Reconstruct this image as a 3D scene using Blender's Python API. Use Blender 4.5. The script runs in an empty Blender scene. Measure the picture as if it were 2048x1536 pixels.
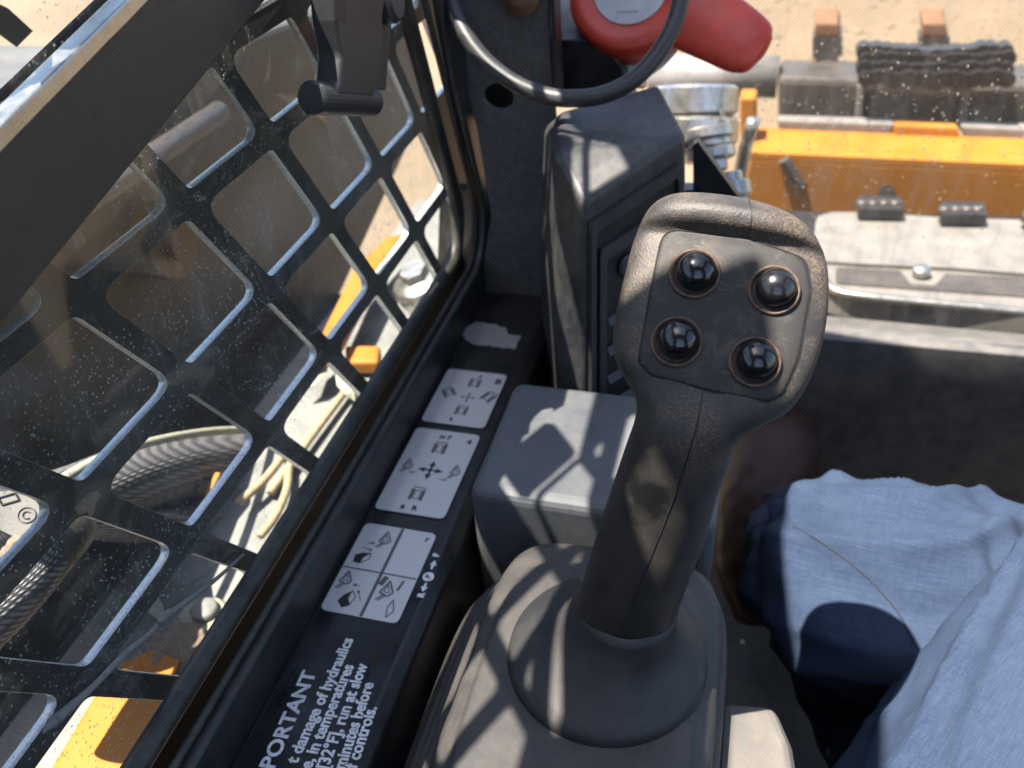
import bpy, bmesh, math, random
import numpy as np
from mathutils import Vector, Matrix, noise
from mathutils.bvhtree import BVHTree

random.seed(7)
S = bpy.context.scene
COL = S.collection
R = math.radians

# ------------------------------------------------------------------ camera
# the operator's phone is the origin, X = right side of the cab, Y = forward, Z = up
FPX, CX, CY = 1750.0, 1024.0, 768.0
ay = np.array([1620 - CX, -613 - CY, FPX]); ay /= np.linalg.norm(ay)
ax = -np.array([-6000 - CX, -45 - CY, FPX]); ax -= ay * (ax @ ay); ax /= np.linalg.norm(ax)
az = np.cross(ax, ay)
CM = np.array([ax, ay, az])
cam = bpy.data.cameras.new("camera")
camo = bpy.data.objects.new("camera", cam); COL.objects.link(camo)
cam.sensor_width = 36.0
cam.lens = 36.0 * FPX / 2048.0
cam.clip_start = 0.01; cam.clip_end = 500
mw = Matrix.Identity(4)
for i in range(3):
    mw[i][0] = CM[i][0]; mw[i][1] = -CM[i][1]; mw[i][2] = -CM[i][2]
camo.matrix_world = mw
cam.dof.use_dof = True
cam.dof.focus_distance = 0.385
cam.dof.aperture_fstop = 11.0
S.camera = camo

# ------------------------------------------------------------------ sky and sun
LIGHT = Vector((0.347, 0.149, -1.0)).normalized()          # the way sunlight travels
SUN_EL = math.asin(-LIGHT.z)
SUN_AZ = math.atan2(-LIGHT.x, -LIGHT.y)
w = bpy.data.worlds.new("World"); S.world = w; w.use_nodes = True
nt = w.node_tree
sky = nt.nodes.new("ShaderNodeTexSky"); sky.sky_type = 'NISHITA'; sky.sun_disc = False
sky.sun_elevation = SUN_EL; sky.sun_rotation = SUN_AZ % (2 * math.pi)
sky.dust_density = 1.5
bg = nt.nodes["Background"]; bg.inputs[1].default_value = 0.10
nt.links.new(sky.outputs[0], bg.inputs[0])
sl = bpy.data.lights.new("sun", 'SUN'); sl.energy = 5.0; sl.angle = R(0.5); sl.color = (1.0, 0.91, 0.80)
so = bpy.data.objects.new("sun", sl); COL.objects.link(so)
so.rotation_euler = LIGHT.to_track_quat('-Z', 'Y').to_euler()
S.view_settings.view_transform = 'Standard'
S.view_settings.look = 'None'
S.view_settings.gamma = 1.0
S.view_settings.exposure = 2.15
S.render.engine = 'CYCLES'
S.cycles.use_denoising = True
S.cycles.max_bounces = 8; S.cycles.transparent_max_bounces = 16
S.cycles.caustics_reflective = False; S.cycles.caustics_refractive = False

# ------------------------------------------------------------------ helpers
def ray(px, py):
    return CM @ np.array([(px - CX) / FPX, (py - CY) / FPX, 1.0])

def P(px, py, **k):
    r = ray(px, py)
    (a, v), = k.items()
    if a == 't':
        s = v
    elif a == 'pl':                                        # plane (point, normal)
        p0, n = v
        s = float(np.dot(p0, n) / np.dot(r, n))
    else:
        s = v / r['xyz'.index(a)]
    return Vector(r * s)

def link(name, me, mat, parent=None, smooth=False, mtx=None):
    o = bpy.data.objects.new(name, me)
    COL.objects.link(o)
    if mat and not me.materials:
        me.materials.append(mat)
    if smooth:
        me.polygons.foreach_set('use_smooth', [True] * len(me.polygons))
    if mtx is not None:
        o.matrix_basis = mtx
    if parent:
        o.parent = parent
        o.matrix_parent_inverse = base_inv(parent)
    return o

def base_inv(p):
    m = Matrix.Identity(4)
    while p is not None:
        m = p.matrix_basis.inverted() @ m if p.parent is None else (m_local(p).inverted() @ m)
        break
    return m

def m_local(p):
    m = p.matrix_basis.copy()
    q = p
    while q.parent is not None:
        m = q.parent.matrix_basis @ q.matrix_parent_inverse @ m if q.parent.parent is None else m_local(q.parent) @ q.matrix_parent_inverse @ q.matrix_basis
        break
    return m

def mesh(verts, faces):
    me = bpy.data.meshes.new("m")
    me.from_pydata([tuple(v) for v in verts], [], faces)
    me.update()
    return me

def fix(me):
    bm = bmesh.new(); bm.from_mesh(me)
    bmesh.ops.remove_doubles(bm, verts=bm.verts, dist=1e-7)
    bmesh.ops.recalc_face_normals(bm, faces=bm.faces)
    bm.to_mesh(me); bm.free()
    return me

def bevel(o, wd, seg=2, ang=30):
    m = o.modifiers.new("bevel", 'BEVEL'); m.width = wd; m.segments = seg
    m.limit_method = 'ANGLE'; m.angle_limit = R(ang); m.harden_normals = False
    return o

def tag(o, label=None, cat=None, group=None, kind=None):
    if label: o['label'] = label
    if cat: o['category'] = cat
    if group: o['group'] = group
    if kind: o['kind'] = kind
    return o

def thing(name, loc, label, cat, group=None):
    o = bpy.data.objects.new(name, None); COL.objects.link(o)
    o.empty_display_size = 0.02
    o.location = loc
    o.matrix_basis = Matrix.Translation(Vector(loc))
    return tag(o, label, cat, group)

def box(x0, x1, y0, y1, z0, z1):
    v = [(x, y, z) for x in (x0, x1) for y in (y0, y1) for z in (z0, z1)]
    f = [(0, 1, 3, 2), (4, 6, 7, 5), (0, 4, 5, 1), (2, 3, 7, 6), (0, 2, 6, 4), (1, 5, 7, 3)]
    return fix(mesh(v, f))

def prism(pts, off):
    """closed polygon of 3D points, extruded by vector off"""
    n = len(pts); off = Vector(off)
    v = [Vector(p) for p in pts] + [Vector(p) + off for p in pts]
    f = [tuple(range(n)), tuple(range(n, 2 * n))[::-1]] + [(i, (i + 1) % n, n + (i + 1) % n, n + i) for i in range(n)]
    return fix(mesh(v, f))

def join(mes):
    bm = bmesh.new()
    for m in mes:
        bm.from_mesh(m)
    me = bpy.data.meshes.new("m"); bm.to_mesh(me); bm.free()
    return me

def crom(pts, n, closed=False):
    pts = [np.array(p, float) for p in pts]
    out = []
    m = len(pts)
    for i in range(m if closed else m - 1):
        if closed:
            a, b, c, d = pts[i - 1], pts[i], pts[(i + 1) % m], pts[(i + 2) % m]
        else:
            b, c = pts[i], pts[i + 1]
            a = pts[i - 1] if i else 2 * b - c
            d = pts[i + 2] if i + 2 < m else 2 * c - b
        for k in range(n):
            t = k / n
            out.append(.5 * (2 * b + (c - a) * t + (2 * a - 5 * b + 4 * c - d) * t * t + (3 * b - a - 3 * c + d) * t ** 3))
    if not closed:
        out.append(pts[-1])
    return out

def tube(path, rad, n=12, closed=False, smoothn=0, caps=True, flat=1.0, up=None):
    if smoothn:
        path = crom(path, smoothn, closed)
    path = [Vector(p) for p in path]
    m = len(path)
    rad = list(np.interp(np.linspace(0, 1, m), np.linspace(0, 1, len(rad)), rad)) if hasattr(rad, '__len__') else [rad] * m
    v = []; f = []
    nrm = None
    for i, p in enumerate(path):
        if closed:
            t = path[(i + 1) % m] - path[i - 1]
        else:
            t = path[min(i + 1, m - 1)] - path[max(i - 1, 0)]
        t.normalize()
        if nrm is None:
            ref = Vector(up) if up is not None else (Vector((0, 0, 1)) if abs(t.z) < .9 else Vector((1, 0, 0)))
            nrm = ref
        nrm = (nrm - t * nrm.dot(t)).normalized()
        b = t.cross(nrm)
        for k in range(n):
            a = 2 * math.pi * k / n
            v.append(p + nrm * math.cos(a) * rad[i] * flat + b * math.sin(a) * rad[i])
    for i in range(m if closed else m - 1):
        j = (i + 1) % m
        for k in range(n):
            f.append((i * n + k, i * n + (k + 1) % n, j * n + (k + 1) % n, j * n + k))
    if not closed and caps:
        f.append(tuple(range(n))[::-1]); f.append(tuple(range((m - 1) * n, m * n)))
    return fix(mesh(v, f))

def lathe(prof, n=32, loc=(0, 0, 0), axis=(0, 0, 1)):
    """profile of (radius, height) turned round axis at loc"""
    q = Vector(axis).normalized().to_track_quat('Z', 'Y').to_matrix()
    loc = Vector(loc)
    v = []; f = []
    for r, h in prof:
        for k in range(n):
            a = 2 * math.pi * k / n
            v.append(loc + q @ Vector((r * math.cos(a), r * math.sin(a), h)))
    m = len(prof)
    for i in range(m - 1):
        for k in range(n):
            f.append((i * n + k, i * n + (k + 1) % n, (i + 1) * n + (k + 1) % n, (i + 1) * n + k))
    f.append(tuple(range(n))[::-1]); f.append(tuple(range((m - 1) * n, m * n)))
    me = mesh(v, f)
    bm = bmesh.new(); bm.from_mesh(me)
    bmesh.ops.remove_doubles(bm, verts=bm.verts, dist=1e-6)
    bmesh.ops.recalc_face_normals(bm, faces=bm.faces)
    bm.to_mesh(me); bm.free()
    return me

def cutplate(outer, holes, thick, bev=0.0):
    """flat plate with holes in local XY, centred on z=0 (2D filled curve)"""
    cu = bpy.data.curves.new("c", 'CURVE'); cu.dimensions = '2D'; cu.fill_mode = 'BOTH'
    cu.extrude = thick / 2 - bev; cu.bevel_depth = bev; cu.bevel_resolution = 1
    if bev: cu.offset = -bev
    for poly in [outer] + holes:
        sp = cu.splines.new('POLY'); sp.points.add(len(poly) - 1)
        for p, q in zip(sp.points, poly):
            p.co = (q[0], q[1], 0, 1)
        sp.use_cyclic_u = True
    o = bpy.data.objects.new("tmp", cu); COL.objects.link(o)
    dg = bpy.context.evaluated_depsgraph_get()
    me = bpy.data.meshes.new_from_object(o.evaluated_get(dg))
    bpy.data.objects.remove(o); bpy.data.curves.remove(cu)
    return me

def roundpoly(pts, r, n=5):
    """round the corners of a 2D polygon"""
    out = []
    m = len(pts)
    rr = r if hasattr(r, '__len__') else [r] * m
    for i in range(m):
        a, b, c = (np.array(pts[j % m], float) for j in (i - 1, i, i + 1))
        u = a - b; v = c - b
        lu, lv = np.linalg.norm(u), np.linalg.norm(v); u /= lu; v /= lv
        ang = math.acos(max(-1, min(1, float(u @ v))))
        d = min(rr[i] / max(math.tan(ang / 2), 1e-3), .49 * lu, .49 * lv)
        p0, p1 = b + u * d, b + v * d
        for k in range(n + 1):
            t = k / n
            out.append((1 - t) ** 2 * p0 + 2 * t * (1 - t) * b + t * t * p1)
    return out

YZ = Matrix(((0, 0, 1, 0), (1, 0, 0, 0), (0, 1, 0, 0), (0, 0, 0, 1)))     # plate local x,y,z -> world y,z,x

def on_x(me, x):
    me.transform(Matrix.Translation((x, 0, 0)) @ YZ); me.update(); return me

def textmesh(s, size, bold=0.0, extrude=0.0002, align='LEFT'):
    cu = bpy.data.curves.new("t", 'FONT'); cu.body = s; cu.size = size; cu.extrude = extrude
    cu.offset = bold; cu.align_x = align; cu.align_y = 'CENTER' if align == 'CENTER' else 'BOTTOM_BASELINE'
    cu.resolution_u = 3
    o = bpy.data.objects.new("tmp", cu); COL.objects.link(o)
    me = bpy.data.meshes.new_from_object(o.evaluated_get(bpy.context.evaluated_depsgraph_get()))
    bpy.data.objects.remove(o); bpy.data.curves.remove(cu)
    return me

# ------------------------------------------------------------------ materials
class NT:
    def __init__(s, name):
        s.m = bpy.data.materials.new(name); s.m.use_nodes = True
        s.t = s.m.node_tree; s.b = s.t.nodes["Principled BSDF"]; s.out = s.t.nodes["Material Output"]
        s.co = s.t.nodes.new("ShaderNodeTexCoord").outputs["Object"]
    def n(s, typ, **k):
        nd = s.t.nodes.new("ShaderNode" + typ)
        for a, v in k.items():
            setattr(nd, a, v)
        return nd
    def l(s, a, b): s.t.links.new(a, b)
    def noise(s, scale, detail=4, rough=.55, vec=None, dist=0):
        nd = s.n("TexNoise"); nd.inputs["Scale"].default_value = scale
        nd.inputs["Detail"].default_value = detail; nd.inputs["Roughness"].default_value = rough
        nd.inputs["Distortion"].default_value = dist
        s.l(vec or s.co, nd.inputs["Vector"]); return nd.outputs["Fac"]
    def ramp(s, fac, a, b, ca=(0, 0, 0, 1), cb=(1, 1, 1, 1)):
        nd = s.n("ValToRGB"); e = nd.color_ramp.elements
        e[0].position = a; e[1].position = b; e[0].color = ca; e[1].color = cb
        s.l(fac, nd.inputs[0]); return nd.outputs[0]
    def mix(s, fac, a, b):
        nd = s.n("Mix", data_type='RGBA')
        for v, i in ((fac, 0), (a, 6), (b, 7)):
            if isinstance(v, (int, float)): nd.inputs[i].default_value = v
            elif isinstance(v, tuple): nd.inputs[i].default_value = (*v[:3], 1)
            else: s.l(v, nd.inputs[i])
        return nd.outputs[2]
    def math(s, op, a, b=0.0):
        nd = s.n("Math", operation=op)
        for v, i in ((a, 0), (b, 1)):
            if isinstance(v, (int, float)): nd.inputs[i].default_value = v
            else: s.l(v, nd.inputs[i])
        return nd.outputs[0]
    def bump(s, h, strength, dist=.001, prev=None):
        nd = s.n("Bump"); nd.inputs["Strength"].default_value = strength; nd.inputs["Distance"].default_value = dist
        s.l(h, nd.inputs["Height"])
        if prev is not None: s.l(prev, nd.inputs["Normal"])
        s.l(nd.outputs[0], s.b.inputs["Normal"]); return nd.outputs[0]
    def scaled(s, v):
        nd = s.n("Mapping"); nd.inputs["Scale"].default_value = v
        s.l(s.co, nd.inputs["Vector"]); return nd.outputs[0]

def plain(name, col, rough=.6, metal=0.0, dust=.25, dustcol=(.16, .125, .09), nscale=60, bumps=0.15, bscale=900, var=.25, spec=.5):
    t = NT(name)
    n1 = t.noise(nscale, 6, .65)
    n2 = t.noise(nscale * 6, 4, .7)
    dark = tuple(c * (1 - var) for c in col); lite = tuple(min(1, c * (1 + var)) for c in col)
    c = t.mix(t.ramp(n1, .3, .7), dark, lite)
    d = t.math('MULTIPLY', t.ramp(t.math('MULTIPLY', t.math('ADD', n1, n2), .5), .42, .7), dust)
    c = t.mix(d, c, dustcol)
    t.l(c, t.b.inputs["Base Color"])
    r = t.math('ADD', t.math('MULTIPLY', n1, .25), rough - .12)
    t.l(r, t.b.inputs["Roughness"])
    t.b.inputs["Metallic"].default_value = metal
    t.b.inputs["Specular IOR Level"].default_value = spec
    if bumps:
        t.bump(t.noise(bscale, 3, .6), bumps, .0006)
    return t.m

M = {}
M['recess'] = plain("black recessed vent panel", (.007, .007, .008), .5, dust=.1)
M['black_paint'] = plain("black paint", (.012, .012, .013), .35, dust=.12, bumps=.1)
M['wall_black'] = plain("textured black wall", (.02, .02, .021), .42, dust=.15, bumps=.3, bscale=1500)
M['rail_brown'] = plain("powder coated dark bronze rail", (.033, .027, .023), .5, dust=.12, bumps=.5, bscale=1300, var=.12)
M['rubber'] = plain("black rubber seal", (.016, .016, .015), .5, dust=.35, dustcol=(.15, .13, .09), nscale=90)
M['plastic_dark'] = plain("dark grey plastic", (.026, .027, .03), .45, dust=.12)
M['plastic_grey'] = plain("blue grey plastic", (.074, .080, .090), .55, dust=.25, dustcol=(.2, .17, .14), nscale=25, var=.1, bumps=.25, bscale=1600)
M['plastic_column'] = plain("charcoal plastic", (.021, .022, .026), .48, dust=.4, dustcol=(.17, .15, .12), nscale=25, var=.12, bumps=.25, bscale=1600)
M['boot'] = plain("rubber boot", (.036, .034, .034), .62, dust=.4, dustcol=(.115, .092, .075), nscale=22, var=.12, bumps=.3, bscale=1600)
M['collar_rubber'] = plain("dark rubber collar", (.017, .0175, .019), .55, dust=.3, dustcol=(.09, .078, .066), nscale=22, bumps=.3, bscale=1600)
M['guard'] = plain("black painted guard steel", (.010, .012, .012), .38, dust=.25, dustcol=(.11, .11, .095), nscale=110, bumps=.25)
M['guard_edge'] = plain("guard edges with painted sky glint", (.5, .52, .53), .3, metal=.3, dust=.3, dustcol=(.3, .3, .28), nscale=300, bumps=.1)  # pale colour paints a sky glint onto the guard's hole edges
M['speckle'] = plain("speckled grey lining", (.07, .062, .06), .8, dust=.5, dustcol=(.15, .13, .125), nscale=160, bumps=.5, bscale=500)
M['yellow'] = plain("machine yellow paint", (.34, .125, .008), .6, spec=.3, dust=.25, dustcol=(.30, .20, .09), nscale=14, var=.08, bumps=.1)
M['amber'] = plain("grimy dark amber paint", (.14, .07, .018), .6, dust=.5, dustcol=(.10, .075, .045), nscale=40)
M['steel'] = plain("worn bare steel", (.30, .29, .28), .38, metal=.85, dust=.3, dustcol=(.2, .17, .13), nscale=70)
M['zinc'] = plain("zinc plated steel", (.46, .45, .42), .3, metal=.9, dust=.25, dustcol=(.25, .22, .17), nscale=120)
M['grey_paint'] = plain("grey weathered paint", (.155, .15, .145), .55, dust=.5, dustcol=(.19, .165, .135), nscale=30)
M['chain'] = plain("oily chain steel", (.018, .016, .016), .4, dust=.1)
M['dark_steel'] = plain("dark worn steel", (.05, .045, .042), .45, dust=.4, dustcol=(.12, .09, .07), nscale=30)
M['rust'] = plain("rusty steel", (.16, .075, .035), .8, dust=.2, nscale=80)
M['pale_steel'] = plain("pale dusty steel ledge", (.155, .158, .15), .6, dust=.6, dustcol=(.20, .185, .155), nscale=26)
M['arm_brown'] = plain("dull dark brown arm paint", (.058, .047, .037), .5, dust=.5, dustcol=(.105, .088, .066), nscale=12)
M['red'] = plain("red plastic", (.56, .045, .022), .42, dust=.15, dustcol=(.28, .12, .09), nscale=40, bumps=.1)
M['white'] = plain("white label", (.5, .485, .48), .5, dust=.1, nscale=40, bumps=0)
M['torn'] = plain("scuffed torn label paper", (.33, .32, .31), .8, dust=.9, dustcol=(.03, .03, .03), nscale=130, bumps=.3)
M['ink'] = plain("black ink", (.012, .012, .012), .5, dust=.0, bumps=0)
M['line_grey'] = plain("grey printed line", (.09, .085, .08), .5, dust=0, bumps=0)
M['text_white'] = plain("white print", (.75, .74, .72), .5, dust=.05, nscale=300, bumps=0)
M['straw'] = plain("dry straw", (.30, .235, .14), .7, dust=.2, nscale=150)
M['twig'] = plain("dry grey twig", (.17, .16, .15), .8, dust=.3, dustcol=(.1, .085, .07), nscale=250, bumps=.6, bscale=900)
M['mud'] = plain("dried mud", (.16, .12, .085), .95, dust=.4, dustcol=(.22, .18, .13), nscale=300, bumps=1, bscale=700)
M['leaf'] = plain("dry pale leaf", (.30, .30, .22), .7, dust=.2, nscale=150)
M['orange'] = plain("orange label print", (.26, .085, .02), .55, dust=.2, nscale=80, bumps=0)
M['shoe'] = plain("brown leather", (.028, .012, .009), .7, dust=.04, nscale=60, bumps=.4, bscale=500)
M['sole'] = plain("tan shoe sole", (.06, .034, .022), .8, dust=.06, nscale=60)
M['skin'] = plain("skin", (.3, .17, .12), .6, dust=0, nscale=60)
M['floor'] = plain("dusty floor mat", (.04, .038, .037), .75, dust=.7, dustcol=(.12, .105, .09), nscale=14)
M['sill_grey'] = plain("scuffed grey sill", (.075, .073, .07), .6, dust=.6, dustcol=(.12, .105, .09), nscale=30)
M['kick'] = plain("dusty black kick panel", (.06, .06, .062), .75, dust=.8, dustcol=(.16, .145, .125), nscale=9, bumps=.3)
M['mat_grey'] = plain("dusty grey floor step", (.085, .079, .071), .75, dust=.5, dustcol=(.13, .115, .097), nscale=26)
M['seat'] = plain("black seat fabric", (.02, .02, .022), .9, dust=.2)
M['headliner'] = plain("grey lining", (.2, .2, .2), .9, dust=.1)

def ground_mat():
    t = NT("sandy ground")
    n = t.noise(1.2, 8, .65); n2 = t.noise(14, 6, .7)
    c = t.mix(t.ramp(n, .35, .7), (.13, .095, .058), (.17, .127, .08))
    c = t.mix(t.math('MULTIPLY', t.ramp(n2, .45, .75), .5), c, (.11, .08, .05))
    t.l(c, t.b.inputs["Base Color"]); t.b.inputs["Roughness"].default_value = .95
    t.bump(n2, .5, .03)
    return t.m
M['ground'] = ground_mat()

def leather():
    t = NT("grained dark rubber")
    vo = t.n("TexVoronoi"); vo.feature = 'SMOOTH_F1'; vo.inputs["Scale"].default_value = 1250
    nz = t.n("TexNoise"); nz.inputs["Scale"].default_value = 350; t.l(t.co, nz.inputs["Vector"])
    va = t.n("VectorMath", operation='MULTIPLY_ADD'); va.inputs[1].default_value = (.0016,) * 3
    t.l(nz.outputs["Color"], va.inputs[0]); t.l(t.co, va.inputs[2]); t.l(va.outputs[0], vo.inputs["Vector"])
    grain = vo.outputs["Distance"]
    n1 = t.noise(45, 6, .65); n2 = t.noise(400, 4, .7)
    c = t.mix(t.ramp(n1, .3, .7), (.018, .017, .0165), (.034, .030, .027))
    dust = t.math('MULTIPLY', t.ramp(n1, .42, .72), t.ramp(grain, .25, .6))
    sep = t.n("SeparateXYZ"); t.l(t.co, sep.inputs[0])
    hd = t.ramp(t.math('ADD', t.math('MULTIPLY', sep.outputs[2], 14), 4.0), .3, .95)
    c = t.mix(t.math('MULTIPLY', dust, t.math('ADD', t.math('MULTIPLY', hd, .5), .2)), c, (.17, .12, .08))
    c = t.mix(t.math('MULTIPLY', t.ramp(n2, .62, .78), .4), c, (.14, .11, .08))
    # the worn, greasy blotches on the shaft
    nb = t.noise(120, 6, .7)
    blot = None
    for (px, py, rr) in ((1282, 1015, .0125), (1272, 1045, .012), (1195, 1180, .0055), (1232, 948, .003)):
        q = P(px, py, t=.355 if py < 1100 else .39)
        d = t.n("VectorMath", operation='DISTANCE'); d.inputs[1].default_value = q
        t.l(t.co, d.inputs[0])
        v = t.math('SUBTRACT', t.math('ADD', d.outputs["Value"], t.math('MULTIPLY', t.math('SUBTRACT', nb, .5), .016)), rr)
        blot = v if blot is None else t.math('MINIMUM', blot, v)
    bl = t.ramp(t.math('ADD', t.math('MULTIPLY', blot, 130), .5), .1, .9, (1, 1, 1, 1), (0, 0, 0, 1))
    c = t.mix(t.math('MULTIPLY', bl, .92), c, (.005, .006, .007))
    t.l(c, t.b.inputs["Base Color"])
    r = t.mix(bl, t.ramp(n1, .3, .7, (.5, .5, .5, 1), (.68, .68, .68, 1)), (.42, .42, .42))
    t.l(r, t.b.inputs["Roughness"])
    h = t.math('ADD', t.math('MULTIPLY', t.math('MULTIPLY', grain, t.math('ADD', t.math('MULTIPLY', hd, .7), .3)), 1.0), t.math('MULTIPLY', n2, .25))
    t.bump(h, .3, .0005)
    return t.m
M['leather'] = leather()

def panelmat():
    t = NT("matt black button panel")
    st = t.noise(1, 5, .75, t.scaled((420, 900, 900)))
    n1 = t.noise(90, 7, .7, dist=.6); n2 = t.noise(700, 4, .7)
    c = t.mix(t.ramp(st, .35, .7), (.009, .0088, .009), (.015, .0135, .0128))
    c = t.mix(t.math('MULTIPLY', t.ramp(n1, .5, .68), .4), c, (.10, .075, .052))
    crack = t.math('ABSOLUTE', t.math('SUBTRACT', t.noise(75, 5, .6, dist=1.2), .56))
    cr = t.math('MULTIPLY', t.ramp(crack, .0, .012, (1, 1, 1, 1), (0, 0, 0, 1)), t.ramp(t.noise(55, 2), .55, .62))
    c = t.mix(t.math('MULTIPLY', cr, .5), c, (.16, .135, .11))
    t.l(c, t.b.inputs["Base Color"]); t.b.inputs["Roughness"].default_value = .68
    t.bump(t.math('ADD', st, n2), .25, .0003)
    return t.m
M['panel'] = panelmat()

def buttonmat():
    t = NT("glossy black button")
    n = t.noise(500, 5, .7)
    t.l(t.mix(t.math('MULTIPLY', t.ramp(n, .6, .8), .15), (.007, .007, .008), (.12, .10, .08)), t.b.inputs["Base Color"])
    t.l(t.ramp(n, .3, .8, (.16, .16, .16, 1), (.3, .3, .3, 1)), t.b.inputs["Roughness"])
    t.b.inputs["Coat Weight"].default_value = .3
    return t.m
M['button'] = buttonmat()
M['collar'] = plain("dusty brown button collar", (.045, .03, .022), .65, dust=.9, dustcol=(.17, .10, .06), nscale=260, bumps=.5)

def denim():
    t = NT("faded blue denim")
    uv = t.n("UVMap").outputs[0]
    def map_(v, rot=0):
        nd = t.n("Mapping"); nd.inputs["Scale"].default_value = v; nd.inputs["Rotation"].default_value = (0, 0, rot)
        t.l(uv, nd.inputs["Vector"]); return nd.outputs[0]
    wv = t.n("TexWave"); wv.inputs["Scale"].default_value = 1; wv.inputs["Distortion"].default_value = 1.5
    wv.inputs["Detail"].default_value = 2
    t.l(map_((420, 420, 1), R(35)), wv.inputs["Vector"])
    streak = t.noise(1, 5, .7, map_((900, 90, 1)))
    streak2 = t.noise(1, 5, .7, map_((110, 900, 1)))
    fade = t.noise(9, 4, .6, map_((1, 1, 1)))
    fine = t.noise(1300, 2, .7, map_((1, 1, 1)))
    c = t.mix(t.ramp(fade, .3, .72), (.008, .018, .043), (.025, .041, .077))
    wgt = t.math('ADD', t.math('MULTIPLY', streak, .5), t.math('ADD', t.math('MULTIPLY', streak2, .25), t.math('MULTIPLY', fine, .25)))
    c = t.mix(t.math('MULTIPLY', t.ramp(wgt, .42, .62), .5), c, (.056, .073, .105))
    c = t.mix(t.math('MULTIPLY', wv.outputs["Fac"], .3), c, (.035, .053, .10))
    t.l(c, t.b.inputs["Base Color"]); t.b.inputs["Roughness"].default_value = .95
    t.b.inputs["Specular IOR Level"].default_value = .15
    t.bump(t.math('ADD', wv.outputs["Fac"], fine), .35, .0005)
    return t.m
M['denim'] = denim()
M['thread'] = plain("dark seam thread", (.012, .018, .03), .9, dust=0, bumps=0)

def brushed():
    t = NT("brushed aluminium label plate")
    n = t.noise(1, 3, .6, t.scaled((60, 2500, 60)))
    t.l(t.mix(n, (.60, .57, .54), (.68, .65, .62)), t.b.inputs["Base Color"])
    t.b.inputs["Metallic"].default_value = .35; t.b.inputs["Roughness"].default_value = .42
    return t.m
M['label_plate'] = brushed()

def decal():
    t = NT("worn glossy black decal")
    n = t.noise(1, 6, .75, t.scaled((90, 30, 30))); n2 = t.noise(35, 5, .65)
    c = t.mix(t.math('MULTIPLY', t.ramp(n2, .45, .7), .5), (.006, .006, .007), (.05, .055, .06))
    t.l(c, t.b.inputs["Base Color"])
    t.l(t.ramp(n, .3, .7, (.22, .22, .22, 1), (.4, .4, .4, 1)), t.b.inputs["Roughness"])
    return t.m
M['decal'] = decal()

def weave():
    t = NT("woven hose sleeve")
    wv = t.n("TexWave", wave_type='BANDS', bands_direction='DIAGONAL'); wv.inputs["Scale"].default_value = 150
    wv.inputs["Distortion"].default_value = .4; t.l(t.co, wv.inputs["Vector"])
    w2 = t.n("TexWave", wave_type='BANDS', bands_direction='X'); w2.inputs["Scale"].default_value = 260
    t.l(t.co, w2.inputs["Vector"])
    k = t.math('MULTIPLY', wv.outputs["Fac"], w2.outputs["Fac"])
    t.l(t.mix(k, (.05, .05, .055), (.34, .33, .335)), t.b.inputs["Base Color"])
    t.b.inputs["Roughness"].default_value = .75
    t.bump(k, .6, .002)
    return t.m
M['weave'] = weave()

def glassmat(name, base, speck, tint, dcol, scale):
    """dusty pane: clear sheet with a thin film of dust, specks and dried drops"""
    t = NT(name)
    t.t.nodes.remove(t.b)
    tr = t.n("BsdfTransparent"); tr.inputs[0].default_value = (*tint, 1)
    gl = t.n("BsdfGlossy"); gl.inputs["Roughness"].default_value = .04
    lw = t.n("LayerWeight"); gm = t.n("NewGeometry")
    frs = t.math('MULTIPLY', t.math('ADD', t.math('MULTIPLY', t.math('POWER', lw.outputs['Facing'], 4.0), .6), .04), t.math('SUBTRACT', 1.0, gm.outputs['Backfacing']))
    m1 = t.n("MixShader"); t.l(frs, m1.inputs[0]); t.l(tr.outputs[0], m1.inputs[1]); t.l(gl.outputs[0], m1.inputs[2])
    df = t.n("BsdfDiffuse"); df.inputs[0].default_value = (*dcol, 1)
    tl = t.n("BsdfTranslucent"); tl.inputs[0].default_value = (*dcol, 1)
    m2 = t.n("MixShader"); m2.inputs[0].default_value = .55; t.l(df.outputs[0], m2.inputs[1]); t.l(tl.outputs[0], m2.inputs[2])
    film = t.math('ADD', t.ramp(t.noise(scale * .02, 6, .7, dist=.5), .3, .8), t.math('MULTIPLY', t.ramp(t.noise(1, 5, .65, t.scaled((scale * .3, scale * .3, scale * .035)), dist=1.0), .5, .7), 1.2))
    vo = t.n("TexVoronoi"); vo.inputs["Scale"].default_value = scale; t.l(t.co, vo.inputs["Vector"])
    s1 = t.math('MULTIPLY', t.ramp(vo.outputs["Distance"], .08, .24, (1, 1, 1, 1), (0, 0, 0, 1)), t.ramp(t.noise(scale * .06, 4, .7), .42, .58))
    n3 = t.ramp(t.noise(scale * .9, 3, .8), .68, .76)
    sm = t.noise(scale * .12, 3, .6, dist=2.5)
    ring = t.math('MULTIPLY', t.ramp(t.math('ABSOLUTE', t.math('SUBTRACT', sm, .66)), .0, .012, (1, 1, 1, 1), (0, 0, 0, 1)), t.ramp(t.noise(scale * .03, 2), .5, .62))
    sp = t.math('MAXIMUM', t.math('MAXIMUM', s1, n3), ring)
    fac = t.math('ADD', t.math('MULTIPLY', film, base), t.math('MULTIPLY', sp, speck))
    m3 = t.n("MixShader"); t.l(fac, m3.inputs[0]); t.l(m1.outputs[0], m3.inputs[1]); t.l(m2.outputs[0], m3.inputs[2])
    t.l(m3.outputs[0], t.out.inputs["Surface"])
    return t.m
M['side_glass'] = glassmat("dusty side glass", .065, .75, (.955, .97, .965), (.42, .44, .42), 310)
M['front_glass'] = glassmat("dusty windscreen", .12, .2, (.95, .94, .91), (.42, .37, .3), 160)

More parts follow.
